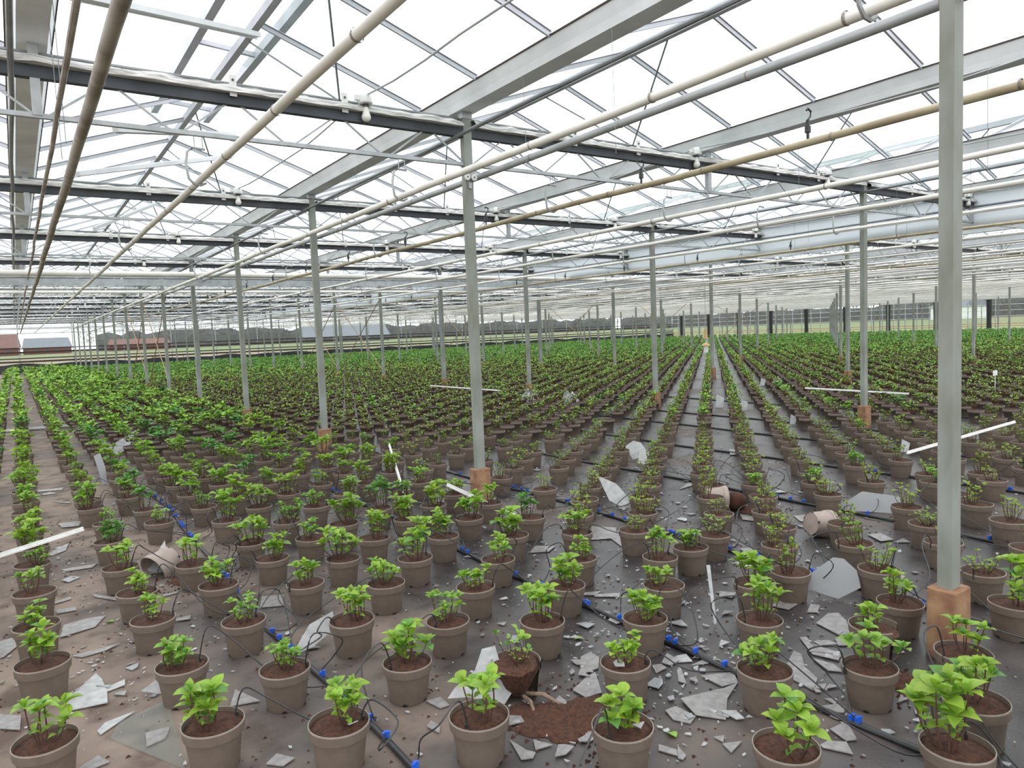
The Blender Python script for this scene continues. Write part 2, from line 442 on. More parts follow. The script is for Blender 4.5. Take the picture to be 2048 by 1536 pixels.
for k in range(0, 15):
    for i in range(-1, 10):
        x, y = XA + BAY * i, Y0 + SP * k
        if x + BAY > X_END + 4: continue
        if not (in_frame(x + .1, y, 3.3, 60) or in_frame(x + BAY / 2, y, 3.3, 60) or in_frame(x + BAY - .1, y, 3.3, 60)): continue
        lab = 'lattice truss with folded cloth, %s from the front, %s' % (ORD[k + 1], 'left of the nearest post row' if i < 0 else 'right of the %s post row' % (['nearest'] + ORD[2:])[i]); grp = 'lattice trusses with folded screens'
        t = thing('roof_truss', lab, 'truss', (x, y, 0), grp)
        link('top_chord', top_m, t); link('bottom_chord', bot_m, t); link('conduit', cond_m, t)
        link('folded_screen', cl_m[(k + i) % 3], t); link('gutter_post', gpost_m, t)
        if k <= 3 and i <= 1:
            for d in diag_m: link('diagonal', d, t)
            for bx in (1.21, 2.06, 4.41, 5.26): link('bracket', br_m, t, (bx, 0, 0))
            for bx in (0, 3.2): link('vent_rod', rod_m, t, (bx, 0, 0)); link('vent_rod', rod2_m, t, (bx, 0, 0))
        else:
            link('lattice', lat_m, t)
            if k <= 8 and i <= 3:
                for bx in (1.21, 2.06, 4.41, 5.26): link('bracket', br_m, t, (bx, 0, 0))
                for bx in (0, 3.2): link('vent_rod', rod_m, t, (bx, 0, 0))

# ------------------------------------------------------------------ posts
pm = MB().box((0, 0, (.30 + 3.47) / 2), (.082, .062, 3.17)).mesh('shaft', 'post_steel')
cap = MB().box((0, 0, 3.47), (.10, .075, .055)).mesh('head_plate', 'galvanised')
def block_mesh(seed):
    rr = random.Random(seed); b = MB()
    lv = [(-.02, 1.02), (.08, 1.0), (.17, 1.0), (.26, 1.0), (.315, .98), (.32, .93)]
    pts = [(-1, -1), (-.85, -1.0), (.85, -1), (1, -.85), (1, .85), (.85, 1), (-.85, 1), (-1, .85)]
    for z, s in lv:
        for px, py in pts: b.v.append((px * .078 * s + rr.uniform(-.0025, .0025), py * .064 * s + rr.uniform(-.0025, .0025), z))
    n = 8
    for a in range(len(lv) - 1):
        for c in range(n): b.f.append((a * n + c, a * n + (c + 1) % n, (a + 1) * n + (c + 1) % n, (a + 1) * n + c))
    b.f.append(tuple((len(lv) - 1) * n + c for c in range(n))); b.m = [0] * len(b.f)
    return b.mesh('base_block', 'block')
bl = [block_mesh(s) for s in range(3)]
dn = MB().box((0, .075, 1.35), (.07, .07, 2.7)).mesh('drain_pipe', 'shaft_steel')
POSTS = []
for i in range(0, 10):
    seen = 0
    for k in range(0, 15):
        x, y = XA + BAY * i, Y0 + SP * k
        if x > X_END - .5 or not in_frame(x, y, 1.0, 80): continue
        POSTS.append((x, y)); seen += 1
        lab = 'galvanised steel post on orange block, %s from the front in the %s post row' % (ORD[seen], (['nearest'] + ORD[2:])[i]); grp = 'greenhouse posts'
        t = thing('steel_post', lab, 'post', (x, y, 0), grp)
        link('shaft', pm, t); link('base_block', bl[(i + k) % 3], t); link('head_plate', cap, t)
        if (i, k) in ((0, 4), (1, 4), (2, 5)): link('drain_pipe', dn, t)

# pulleys on the second post
t = thing('pulley_pair', 'pair of small spoked pulleys bolted to the second post', 'pulley', (XA, Y0 + SP, 2.93))
for dx in (-.035, .035):
    o = link('wheel', MB().lathe([(.008, -.008), (.028, -.008), (.032, 0), (.028, .008), (.008, .008)], 12).mesh('wheel', 'white_plastic', True), t, (dx, -.055, 0), (PI / 2, 0, 0))
MB().box((0, -.04, .03), (.10, .012, .05)).box((0, -.04, -.07), (.03, .012, .05)).build('plate', 'galvanised', t)

# cross braces between posts
for i in range(0, 6):
    for k in ((5, 6) if i < 2 else (6,)):
        x, y = XA + BAY * i, Y0 + SP * k
        if not in_frame(x, y, 1): continue
        for a, c in ((.35, 2.9), (2.9, .35)):
            b = MB().tube([(x + .05, y, a), (x + .05, y + SP, c)], .014, 6)
            o = b.build('brace_rod', 'brace_rod'); o.location.x = .03 * (a > 1); tag(o, 'rusty brace rod %s away, %s post row, from the %s post' % ('falling' if a > c else 'rising', (['nearest'] + ORD[2:])[i], ORD[k + 1]), 'brace', 'diagonal brace rods')

# ------------------------------------------------------------------ pipes along the rows
def hook_mesh(zp):
    b = MB()
    for dy in (-.0,):
        b.tube([(-.02, 0, Z_BOT + .02), (-.02, 0, zp + .22)], .004, 5).tube([(.035, 0, Z_BOT + .02), (.035, 0, zp + .22)], .004, 5)
        pts = [(.05, 0, zp + .215), (-.03, 0, zp + .22), (-.07, 0, zp + .19), (-.085, 0, zp + .10), (-.07, 0, zp + .0), (-.035, 0, zp - .035), (.01, 0, zp - .04), (.045, 0, zp - .02)]
        b.tube(pts, .010, 6)
    return b.mesh('hook', 'grey_pipe', True)
Z_P = 2.73
hk = hook_mesh(Z_P)
ring = MB().lathe([(.0285, -.006), (.0305, -.003), (.0305, .003), (.0285, .006)], 12).mesh('joint', 'dirty_pipe')
sp = MB().tube([(0, 0, .02), (0, 0, .06)], .010, 7).tube([(0, 0, .06), (0, 0, .10)], .020, 8).tube([(0, 0, .10), (0, 0, .14)], .012, 7).tube([(0, 0, .14), (.03, 0, .17), (.035, 0, .20), (.0, 0, .215), (-.012, 0, .20)], .007, 6)
sp_m = sp.mesh('sprinkler', 'black_plastic', True)
def run_pipe(name, x, z, r, mm, lab, grp, seg=10, sag=.0, y0=-4.0, hooks=False, rings=False, seed=0):
    rr = random.Random(seed); pts = []
    y = y0
    while y < Y_END - .6:
        ph = ((y - Y0) / SP) % 1.0
        pts.append((x + .01 * rr.uniform(-1, 1), y, z - sag * math.sin(PI * ph))); y += SP / 4
    pts.append((x, Y_END - .5, z))
    t = thing(name, lab, 'pipe', (0, 0, 0), grp)
    MB().tube(pts, r, seg).build('tube', mm, t, True)
    if hooks:
        for k in range(0, 9): link('hook', hk, t, (x, Y0 + SP * k + .0, 0))
    if rings:
        for k in range(0, 14): link('joint', ring, t, (x, .6 + k * 1.05, z - sag * math.sin(PI * (((.6 + k * 1.05 - Y0) / SP) % 1))), (PI / 2, 0, 0))
    return t
PATTERN = ['white_pipe', 'white_pipe', 'tan_pipe', 'white_pipe']
names = {1.18: 'long off-white heating pipe above the rows left of the nearest posts', 2.78: 'long off-white heating pipe passing just left of the nearest post row',
         4.38: 'long tan heating pipe carrying sprinklers, just right of nearest post row', 5.98: 'long white heating pipe under the roof, first right of the sprinkler pipe'}
for nn in range(0, 38):
    x = round(1.18 + 1.6 * nn, 2)
    if x > X_END - 1: break
    mm = PATTERN[nn % 4]
    if nn < 4: lab, grp = names[x], 'heating pipes'
    else: lab, grp = 'distant %s heating pipe below the roof, %s main pipe right of nearest posts' % (mm.split('_')[0], ORD[nn - 1] if nn - 1 < len(ORD) else 'farthest'), 'distant heating pipes'
    t = run_pipe('heating_pipe', x, Z_P, .0255, mm, lab, grp, 12 if nn < 5 else 6, .02 if mm == 'tan_pipe' else .008, hooks=nn < 8, rings=(nn < 4), seed=nn)
    if mm == 'tan_pipe' and nn < 16:
        for yy in [2.87, 4.4, 6.8] + [8.8 + 2 * s for s in range(8)]: link('sprinkler', sp_m, t, (x, yy + (.6 * nn if nn > 2 else 0) % 1.5, Z_P - .01))
# extra white pipes between, far bays look dense with them
for nn in range(8, 38):
    x = round(1.18 + 1.6 * nn + .8, 2)
    if x > X_END - 1: break
    run_pipe('heating_pipe', x, 2.62, .022, 'white_pipe', 'slim white pipe between the main pipes, %s one beyond the plastic curtain' % ORD[nn - 7], 'slim white pipes', 6, .01, seed=nn + 60)
run_pipe('supply_pipe', XA + .12, 2.955, .028, 'grey_pipe', 'grey jointed supply pipe running behind the nearest post row', 'supply pipes', 12, .0, rings=True)
run_pipe('heating_pipe', .39, Z_P + .02, .030, 'dirty_pipe', 'dirty stained heating pipe under the leftmost gutter', 'heating pipes', 12, .015, rings=True)
run_pipe('vent_shaft', .31, 2.97, .016, 'dirty_pipe', 'thin brown shaft beside the dirty pipe under the leftmost gutter', 'drive shafts', 8, .02)
for j, lab in ((-1, 'dark drive shaft along the leftmost gutter'), (0, 'grey drive shaft beside the nearest post row heads'), (1, 'grey drive shaft below the gutter right of nearest posts'), (2, 'grey drive shaft beside the second post row heads'), (3, 'grey drive shaft in front of the hanging plastic curtain')):
    run_pipe('drive_shaft', XA + 3.2 * j - .13, 3.27, .017, 'shaft_steel', lab, 'drive shafts', 8, .0)

# transverse mains
for y, z, r, mm, lab in ((16.1, 2.98, .055, 'white_pipe', 'thick white main pipe crossing the greenhouse under the trusses'), (21.5, 2.98, .04, 'white_pipe', 'thinner white main pipe crossing farther back under the trusses')):
    tag(MB().tube([(-9, y, z), (40, y, z)], r, 12).build('main_pipe', mm, None, True), lab, 'pipe', 'crossing main pipes')
tag(MB().beam((-9, 17.2, 2.9), (40, 17.2, 2.9), .08, .14).build('cross_beam', 'galvanised'), 'grey steel beam crossing just behind the thick white main pipe', 'beam')

# hanging plastic curtain below a gutter
b = MB(); n = 240; rows = 6
for k in range(n + 1):
    y = 2.0 + 57.5 * k / n
    for j in range(rows):
        f = j / (rows - 1)
        b.v.append((13.03 + .05 * math.sin(y * 2.3 + f * 2) * f + .02 * math.sin(y * 7) * f, y, 3.64 - f * (.70 + .05 * math.sin(y * .7))))
b.f = [(k * rows + j, (k + 1) * rows + j, (k + 1) * rows + j + 1, k * rows + j + 1) for k in range(n) for j in range(rows - 1)]; b.m = [0] * len(b.f)
o = b.build('plastic_curtain', 'curtain_film', None, True)
so = o.modifiers.new('thickness', 'SOLIDIFY'); so.thickness = .004
tag(o, 'long pale translucent plastic curtain hanging below a gutter at right', 'curtain')

# lamps and their cables
hs = MB().lathe([(.0, .075), (.03, .072), (.05, .05), (.056, .02), (.058, -.005), (.05, -.012), (0, -.012)], 16)
hs.box((-.065, 0, .03), (.05, .035, .04))
hs_m = hs.mesh('housing', 'white_plastic', True)
co_m = MB().lathe([(.024, -.012), (.024, -.035), (.0, -.035)], 12).mesh('collar', 'dark_chord', True)
bu_m = MB().lathe([(.019, -.035), (.021, -.055), (.030, -.085), (.037, -.105), (.038, -.118), (.032, -.135), (.018, -.146), (0, -.149)], 16).mesh('bulb', 'lamp_bulb', True)
for i in range(0, 6):
    for dx in (0, 3.9):
        x = 2.46 + BAY * i + dx
        pts = []
        for k in range(0, 12):
            y = Y0 + SP * k
            lab = 'white lamp with pear bulb, %s from the front in the %s lamp line' % (ORD[k + 1], ORD[1 + i * 2 + (dx > 0)])
            if in_frame(x, y, 3.4, 40):
                t = thing('bulb_lamp', lab, 'lamp', (x, y - .07, 3.43), 'bulb lamps under the trusses')
                link('housing', hs_m, t); link('collar', co_m, t); link('bulb', bu_m, t)
            for s in range(8):
                ph = s / 8; pts.append((x + .008 * math.sin(9 * ph + k), y + SP * ph - .07, 3.49 - .07 * math.sin(PI * ph) + .012 * math.sin(13 * ph)))
        if i < 3:
            tag(MB().tube([(x, -3, 3.5)] + pts, .0075, 6).build('lamp_cable', 'grey_pipe', None, True), ['grey cable linking the lamps above the left rows', 'grey cable linking the lamps right of the nearest posts', 'grey cable linking the lamps before the second post row', 'grey cable linking lamps behind the second post row', 'grey cable linking lamps near the plastic curtain', 'grey cable linking lamps beyond the plastic curtain'][i * 2 + (dx > 0)], 'cable', 'lamp cables')

# thin hanging wires
for (x, y) in ((3.35, 4.6), (3.35, 3.6), (3.35, 7.9), (6.55, 2.7), (6.55, 4.4), (6.55, 6.3), (6.55, 8.0), (9.75, 4.2), (9.75, 6.4), (9.75, 7.6), (9.75, 5.1), (.31, 5.2), (.31, 4.8), (12.95, 6.6), (12.95, 8.8)):
    tag(MB().tube([(x, y, 3.52), (x + .01, y, 2.70)], .0022, 4).build('hanging_wire', 'shaft_steel'), 'thin steel wire hanging from the gutter above the pipes', 'wire', 'hanging wires')

# insect trap
t = thing('insect_trap', 'tan and white insect trap hanging at the far centre', 'trap', (15.58, 13.35, 0))
MB().tube([(0, 0, 2.74), (0, 0, 1.42)], .006, 5).build('cord', 'shaft_steel', t)
MB().lathe([(0, 1.42), (.04, 1.42), (.055, 1.15), (0, 1.15)], 12).build('upper_sleeve', 'wood_tan', t)
MB().lathe([(0, 1.05), (.05, 1.04), (.10, 1.0), (.11, .965), (0, .965)], 14).build('dome', 'wood_tan', t, True)
MB().lathe([(0, .965), (.065, .965), (.06, .78), (0, .78)], 12).build('jar', 'paper_white', t)
MB().tube([(0, 0, 1.15), (0, 0, 1.05)], .012, 6).build('neck', 'paper_white', t)

# ------------------------------------------------------------------ surveyed positions (metres)
MEASURED=[(2.42, 1.07), (2.77, 1.16), (3.14, 1.37), (2.0, 1.41), (3.86, 1.46), (2.74, 1.54), (3.15, 1.74), (4.24, 1.75), (2.39, 1.78), (3.49, 1.81), (1.66, 1.83), (5.4, 2.08), (2.8, 2.11), (3.86, 2.12), (4.62, 2.13), (2.01, 2.18), (1.3, 2.2), (4.96, 2.4), (3.48, 2.41), (5.74, 2.42), (3.18, 2.42), (4.21, 2.46), (2.4, 2.46), (1.65, 2.47), (0.87, 2.48), (2.79, 2.71), (5.32, 2.71), (3.84, 2.74), (4.58, 2.75), (2.0, 2.75), (1.29, 2.77), (0.5, 2.77), (6.89, 2.86), (4.2, 2.99), (-0.01, 3.04), (1.65, 3.05), (0.85, 3.05), (3.41, 3.07), (2.4, 3.07), (3.13, 3.07), (6.56, 3.15), (3.74, 3.17), (5.28, 3.31), (2.0, 3.36), (1.28, 3.36), (0.5, 3.37), (2.76, 3.38), (4.18, 3.49), (3.42, 3.59), (2.37, 3.7), (0.85, 3.72), (1.64, 3.75), (6.5, 3.79), (-0.0, 3.8), (3.1, 3.82), (4.54, 3.87), (3.79, 3.88), (0.48, 4.05), (1.98, 4.05), (1.28, 4.06), (2.73, 4.06), (4.89, 4.16), (3.42, 4.18), (6.45, 4.35), (0.87, 4.36), (2.35, 4.36), (-0.01, 4.36), (3.1, 4.36), (1.62, 4.36), (3.77, 4.52), (0.47, 4.56), (1.96, 4.65), (2.75, 4.67), (1.27, 4.68), (0.84, 4.9), (-0.01, 4.95), (1.62, 4.96), (2.38, 4.96), (3.13, 4.98), (3.76, 5.05), (0.45, 5.15), (1.26, 5.16), (1.95, 5.17), (2.75, 5.24), (2.35, 5.43), (3.09, 5.48), (1.64, 5.57), (-0.01, 5.64), (3.77, 5.77), (2.73, 5.8), (1.98, 5.88), (1.27, 5.91), (0.47, 5.91), (3.09, 6.15), (2.36, 6.19), (1.61, 6.23), (0.84, 6.25), (2.7, 6.49), (0.51, 6.51), (1.97, 6.58), (1.24, 6.58), (-0.01, 6.78), (1.58, 6.8), (3.1, 6.82), (0.83, 6.84), (3.69, 6.89), (2.72, 7.15), (1.96, 7.18), (1.24, 7.2), (0.45, 7.27), (3.09, 7.41), (2.36, 7.43), (1.58, 7.48), (-0.02, 7.49), (0.77, 7.51), (2.71, 7.58), (1.92, 7.73), (1.23, 7.78), (1.55, 8.01), (1.21, 8.4), (3.32, 8.42), (3.66, 8.72), (1.2, 8.98)]
FLAT=[[(0.075, 3.707), (0.207, 3.921), (0.224, 3.838), (0.231, 3.672), (0.221, 3.539), (0.078, 3.583)], [(0.143, 3.674), (0.312, 3.759), (0.305, 3.692), (0.147, 3.652)], [(0.163, 3.318), (0.198, 3.372), (0.309, 3.392), (0.259, 3.35), (0.171, 3.275)], [(0.243, 3.337), (0.441, 3.414), (0.42, 3.013), (0.402, 2.808), (0.199, 3.223)], [(0.08, 3.06), (0.148, 3.108), (0.181, 3.034), (0.124, 3.026)], [(0.088, 4.532), (0.113, 4.729), (0.224, 4.758), (0.322, 4.739), (0.257, 4.585)], [(-0.175, 4.432), (-0.179, 4.699), (-0.126, 4.71), (-0.097, 4.568), (-0.159, 4.437)], [(-0.166, 3.742), (-0.091, 3.669), (-0.096, 3.529), (-0.164, 3.595)], [(0.129, 4.221), (0.216, 4.228), (0.349, 4.231), (0.272, 4.183), (0.166, 4.172)], [(0.292, 5.209), (0.407, 5.036), (0.4, 4.97), (0.301, 5.141)], [(0.649, 4.904), (0.737, 4.889), (0.726, 4.868), (0.648, 4.854)], [(0.09, 5.038), (0.188, 5.024), (0.187, 4.957), (0.091, 4.966)], [(0.08, 5.199), (0.173, 5.25), (0.177, 5.202), (0.085, 5.166)], [(0.647, 3.177), (0.703, 3.323), (0.764, 3.14)], [(1.07, 4.266), (1.128, 4.437), (1.241, 4.385), (1.194, 4.201)], [(1.329, 2.688), (1.394, 2.678), (1.392, 2.595), (1.349, 2.596)], [(0.65, 2.651), (0.7, 2.691), (0.748, 2.621), (0.697, 2.598)], [(2.1, 2.59), (2.166, 2.6), (2.168, 2.535), (2.094, 2.456), (1.986, 2.453)], [(1.871, 2.368), (1.98, 2.418), (2.057, 2.436), (1.953, 2.273), (1.871, 2.281)], [(2.169, 2.029), (2.389, 1.981), (2.469, 1.976), (2.326, 1.916), (2.192, 1.814), (2.123, 1.907)], [(2.059, 2.009), (2.115, 2.004), (2.119, 1.903), (2.062, 1.88), (2.032, 1.941)], [(2.393, 2.115), (2.534, 2.048), (2.469, 1.976), (2.389, 1.995)], [(2.35, 2.214), (2.398, 2.242), (2.29, 2.105), (2.281, 2.143)], [(2.43, 2.208), (2.517, 2.214), (2.514, 2.173)], [(1.711, 2.327), (1.799, 2.368), (1.793, 2.316), (1.75, 2.242), (1.685, 2.268)], [(1.756, 2.186), (1.788, 2.199), (1.795, 2.167), (1.753, 2.101), (1.688, 2.104)], [(1.659, 2.069), (1.724, 2.076), (1.696, 2.029), (1.669, 2.027)], [(1.445, 2.227), (1.455, 2.13), (1.472, 2.095), (1.445, 2.074), (1.406, 2.094)], [(1.516, 2.171), (1.553, 2.097), (1.482, 2.109)], [(2.05, 1.716), (2.117, 1.68), (2.029, 1.658)], [(1.864, 1.857), (1.889, 1.789), (1.863, 1.762), (1.836, 1.83)], [(1.91, 1.805), (1.89, 1.746), (1.86, 1.734), (1.854, 1.753)], [(2.059, 1.765), (2.099, 1.745), (2.06, 1.719)], [(2.678, 3.173), (2.815, 3.085), (2.766, 3.043), (2.666, 3.136)], [(2.301, 2.321), (2.343, 2.304), (2.333, 2.262), (2.261, 2.257)], [(3.283, 2.129), (3.429, 2.154), (3.478, 2.125), (3.414, 2.042), (3.314, 1.955), (3.235, 1.97)], [(3.067, 2.079), (3.1, 2.061), (3.042, 2.002), (3.06, 1.858), (2.984, 1.824), (2.953, 1.937)], [(2.911, 1.909), (2.936, 1.821), (2.902, 1.75), (2.861, 1.799)], [(2.779, 1.949), (2.918, 2.01), (2.91, 1.963), (2.815, 1.886), (2.761, 1.786), (2.655, 1.737), (2.672, 1.842)], [(3.188, 1.969), (3.236, 1.909), (3.17, 1.877), (3.128, 1.912)], [(2.699, 1.716), (2.757, 1.728), (2.77, 1.688)], [(2.63, 1.673), (2.671, 1.64), (2.619, 1.614)], [(2.443, 1.53), (2.542, 1.523), (2.455, 1.43), (2.417, 1.449)], [(2.32, 1.493), (2.365, 1.49), (2.409, 1.444), (2.358, 1.389), (2.312, 1.477)], [(2.558, 1.65), (2.637, 1.613), (2.629, 1.58), (2.588, 1.561), (2.525, 1.624)], [(2.953, 1.556), (3.003, 1.56), (2.997, 1.448), (2.926, 1.519)], [(2.828, 1.474), (2.898, 1.5), (2.891, 1.464)], [(2.835, 1.415), (2.855, 1.399), (2.819, 1.352), (2.795, 1.39)], [(3.078, 2.011), (3.144, 1.976), (3.141, 1.92), (3.062, 1.966)], [(3.302, 2.419), (3.41, 2.429), (3.43, 2.335), (3.329, 2.322)], [(3.37, 2.239), (3.484, 2.29), (3.504, 2.248), (3.412, 2.204)], [(0.076, 9.53), (0.334, 9.464), (0.316, 9.341), (0.086, 9.429)], [(0.117, 9.222), (0.204, 9.314), (0.26, 9.171), (0.14, 9.157)], [(0.195, 8.693), (0.359, 8.536), (0.344, 8.472)], [(0.204, 7.552), (0.386, 7.536), (0.35, 7.3), (0.226, 7.357)], [(0.074, 6.452), (0.241, 6.713), (0.213, 6.505), (0.123, 6.409)], [(0.153, 5.943), (0.379, 5.936), (0.34, 5.855), (0.182, 5.88)], [(3.627, 4.29), (3.745, 4.13), (3.551, 3.92), (3.392, 4.017)], [(3.522, 3.946), (3.709, 4.062), (3.446, 3.751)], [(5.082, 4.708), (5.363, 4.845), (5.38, 4.743)], [(7.178, 5.812), (7.186, 5.66), (6.865, 5.465), (6.854, 5.542)], [(4.996, 3.999), (5.037, 3.895), (4.866, 3.869)], [(4.744, 3.747), (4.771, 3.553), (4.683, 3.5), (4.628, 3.631)], [(2.856, 4.07), (2.999, 4.171), (3.096, 4.063), (2.985, 3.995)], [(5.012, 3.44), (5.12, 3.395), (5.13, 3.219), (4.962, 3.113), (4.912, 3.314)], [(4.943, 2.795), (5.041, 2.752), (4.952, 2.61), (4.843, 2.644)], [(4.892, 2.579), (5.027, 2.585), (4.975, 2.505)]]
LEAN=[[(1.038, 3.524, 0.022), (1.127, 3.552, 0.118), (1.247, 3.54, 0.16), (1.245, 3.5, 0.089), (1.123, 3.498, 0.021), (1.053, 3.51, 0.006)], [(1.387, 2.601, 0.034), (1.424, 2.601, 0.069), (1.512, 2.58, 0.124), (1.562, 2.596, 0.2), (1.613, 2.57, 0.209), (1.611, 2.543, 0.166), (1.62, 2.459, 0.045), (1.581, 2.459, 0.006), (1.46, 2.555, 0.035)], [(2.963, 2.565, 0.271), (2.976, 2.55, 0.272), (2.886, 2.437, 0.013), (2.875, 2.445, 0.006)], [(0.349, 3.517, 0.033), (0.419, 3.526, 0.065), (0.426, 3.492, 0.006)], [(3.644, 2.394, 0.117), (3.746, 2.32, 0.206), (3.774, 2.273, 0.204), (3.784, 2.201, 0.151), (3.756, 2.162, 0.07), (3.667, 2.241, 0.006), (3.626, 2.327, 0.025), (3.608, 2.372, 0.04)], [(5.423, 3.355, -0.001), (5.593, 3.206, 0.15), (5.71, 2.957, 0.129), (5.646, 2.934, 0.006), (5.581, 3.058, 0.005)], [(0.955, 11.681, 0.097), (1.116, 11.726, 0.205), (1.376, 11.775, 0.334), (1.252, 11.658, 0.101), (1.075, 11.624, 0.013), (0.976, 11.629, 0.006)], [(0.654, 9.503, 0.323), (0.722, 9.509, 0.344), (0.756, 9.418, 0.183), (0.756, 9.325, 0.014), (0.709, 9.325, 0.006)], [(0.63, 5.431, 0.036), (0.767, 5.502, 0.195), (0.77, 5.393, -0.003), (0.666, 5.41, 0.006)], [(4.164, 4.814, 0.257), (4.258, 4.68, 0.192), (4.287, 4.582, 0.098), (4.292, 4.54, 0.047), (4.226, 4.57, 0.006), (4.163, 4.667, 0.058)], [(5.855, 6.257, 0.15), (5.947, 6.217, 0.214), (6.005, 6.145, 0.191), (6.018, 6.034, 0.061), (5.864, 6.139, 0.006)]]
FILM=[(9.06, 11.24), (8.91, 12.4), (13.81, 5.54), (9.49, 6.56), (10.5, 8.25), (24.83, 14.85), (15.72, 11.2), (5.67, 5.86), (10.6, 8.89), (8.26, 4.28), (14.87, 11.09)]

# ------------------------------------------------------------------ pots and plants
POT_R, POT_H = .108, .165
def pot_mesh(mats=('pot_taupe', 'pot_rim'), seg=28, a0=0, a1=2 * PI):
    b = MB()
    b.lathe([(.0, .004), (.080, .004)], seg, 0, a0, a1)
    b.lathe([(.080, 0), (.083, .01), (.097, .124), (.100, .125), (.106, .127), (.108, .160)], seg, 0, a0, a1)
    b.lathe([(.108, .160), (.1075, .165), (.1045, .165)], seg, 1, a0, a1)
    b.lathe([(.1045, .165), (.102, .13), (.094, .10), (.080, .008)], seg, 0, a0, a1)
    return b.mesh('pot', list(mats), True)
pot_m = pot_mesh()
hole_m = MB().add([(.0815, .011, .0), (.0815, -.011, .0), (.0845, -.008, .011), (.0845, .008, .011), (.078, .011, .0), (.078, -.011, .0), (.081, -.008, .011), (.081, .008, .011)],
                  [(0, 1, 2, 3), (7, 6, 5, 4), (0, 4, 5, 1), (1, 5, 6, 2), (2, 6, 7, 3), (3, 7, 4, 0)]).mesh('drain_hole', 'black_film')
def add_holes(po):
    for k in range(5): link('drain_hole', hole_m, po, None, (0, 0, 2 * PI * k / 5 + .3))
def soil_mesh(seed):
    rr = random.Random(seed); b = MB(); seg = 18
    rings = [.0, .03, .06, .085, .1035]
    vs = [(0, 0, .156)]
    for r in rings[1:]:
        for k in range(seg):
            an = 2 * PI * k / seg
            z = .146 + .012 * (1 - (r / .104) ** 2) + rr.uniform(-.004, .004)
            vs.append((r * math.cos(an), r * math.sin(an), z))
    fs = [(0, 1 + k, 1 + (k + 1) % seg) for k in range(seg)]
    for i in range(len(rings) - 2):
        for k in range(seg):
            fs.append((1 + i * seg + k, 1 + (i + 1) * seg + k, 1 + (i + 1) * seg + (k + 1) % seg, 1 + i * seg + (k + 1) % seg))
    return b.add(vs, fs).mesh('soil', 'soil', True)
soil_ms = [soil_mesh(s) for s in range(5)]

def leaf_geo(fold, droop, wid):
    st = [(0, .03), (.10, .32), (.28, .80), (.48, 1.0), (.68, .82), (.86, .40), (1.0, .02)]
    vs = []; fs = []
    for t, w in st:
        z = .10 * math.sin(t * PI * .8) - droop * t * t
        hw = w * wid / 2
        vs += [(t, -hw, z + fold * hw), (t, 0, z), (t, hw, z + fold * hw)]
    for i in range(len(st) - 1):
        a = i * 3
        fs += [(a, a + 3, a + 4, a + 1), (a + 1, a + 4, a + 5, a + 2)]
    return vs, fs
LEAFG = [leaf_geo(.35, .12, .70), leaf_geo(.22, .25, .78), leaf_geo(.5, .02, .66), leaf_geo(.3, .38, .74)]
leaf_ms = []
for vs, fs in LEAFG:
    leaf_ms.append(MB().add(vs, fs).mesh('leaf', 'leaf', True))

def leaf_matrix(p, az, el, roll, s):
    return Matrix.Translation(p) @ Matrix.Rotation(az, 4, 'Z') @ Matrix.Rotation(-el, 4, 'Y') @ Matrix.Rotation(roll, 4, 'X') @ Matrix.Scale(s, 4)

def gen_plant(seed, kind):
    """stem polylines and leaf matrices of one young hydrangea; z = 0 at the soil"""
    r = random.Random(seed); stems = []; leaves = []
    if kind == 'lush':   ns, hgt, spread, big = r.randint(6, 9), r.uniform(.085, .14), r.uniform(.055, .085), r.uniform(.042, .056)
    elif kind == 'mid':  ns, hgt, spread, big = r.randint(8, 11), r.uniform(.075, .12), r.uniform(.055, .085), r.uniform(.033, .042)
    else:                ns, hgt, spread, big = r.randint(9, 13), r.uniform(.09, .14), r.uniform(.065, .10), r.uniform(.022, .030)
    cx, cy = r.uniform(-.02, .02), r.uniform(-.02, .02)
    for s in range(ns):
        az = 2 * PI * (s + r.uniform(-.3, .3)) / ns
        rad = spread * (r.uniform(.35, 1.1) if s else .1)
        h = hgt * r.uniform(.5, 1.15)
        base = Vector((cx + .018 * math.cos(az), cy + .018 * math.sin(az), -.004))
        tip = Vector((cx + rad * math.cos(az), cy + rad * math.sin(az), h))
        midp = base.lerp(tip, .5) + Vector((.008 * math.cos(az), .008 * math.sin(az), -.004))
        stems.append((base, midp, tip))
        a0 = r.uniform(0, PI)
        if kind == 'sparse':
            for k in range(r.randint(2, 4)):
                leaves.append((leaf_matrix(tip, a0 + k * PI / 2 + r.uniform(-.3, .3), r.uniform(.3, 1.1), r.uniform(-.3, .3), big * r.uniform(.8, 1.25)), r.randrange(4)))
            for f in (.35, .65):
                if r.random() < .75:
                    p = base.lerp(tip, f)
                    for k in (0, 1): leaves.append((leaf_matrix(p, a0 + k * PI + f * 3, r.uniform(.3, .9), 0, big * r.uniform(.5, .9)), r.randrange(4)))
        else:
            for k in range(4):
                leaves.append((leaf_matrix(tip, a0 + k * PI / 2 + r.uniform(-.25, .25), r.uniform(.12, .62), r.uniform(-.25, .25), big * r.uniform(.82, 1.2)), r.randrange(4)))
            for k in range(r.randint(2, 3)):
                leaves.append((leaf_matrix(tip + Vector((0, 0, .006)), a0 + .8 + k * 2.1, r.uniform(.8, 1.25), r.uniform(-.3, .3), big * r.uniform(.5, .8)), r.randrange(4)))
            for f in (.4, .72):
                if r.random() < .7:
                    p = base.lerp(tip, f)
                    for k in (0, 1): leaves.append((leaf_matrix(p, a0 + .7 + f * 4 + k * PI, r.uniform(.1, .6), 0, big * r.uniform(.5, .85)), r.randrange(4)))
    return stems, leaves
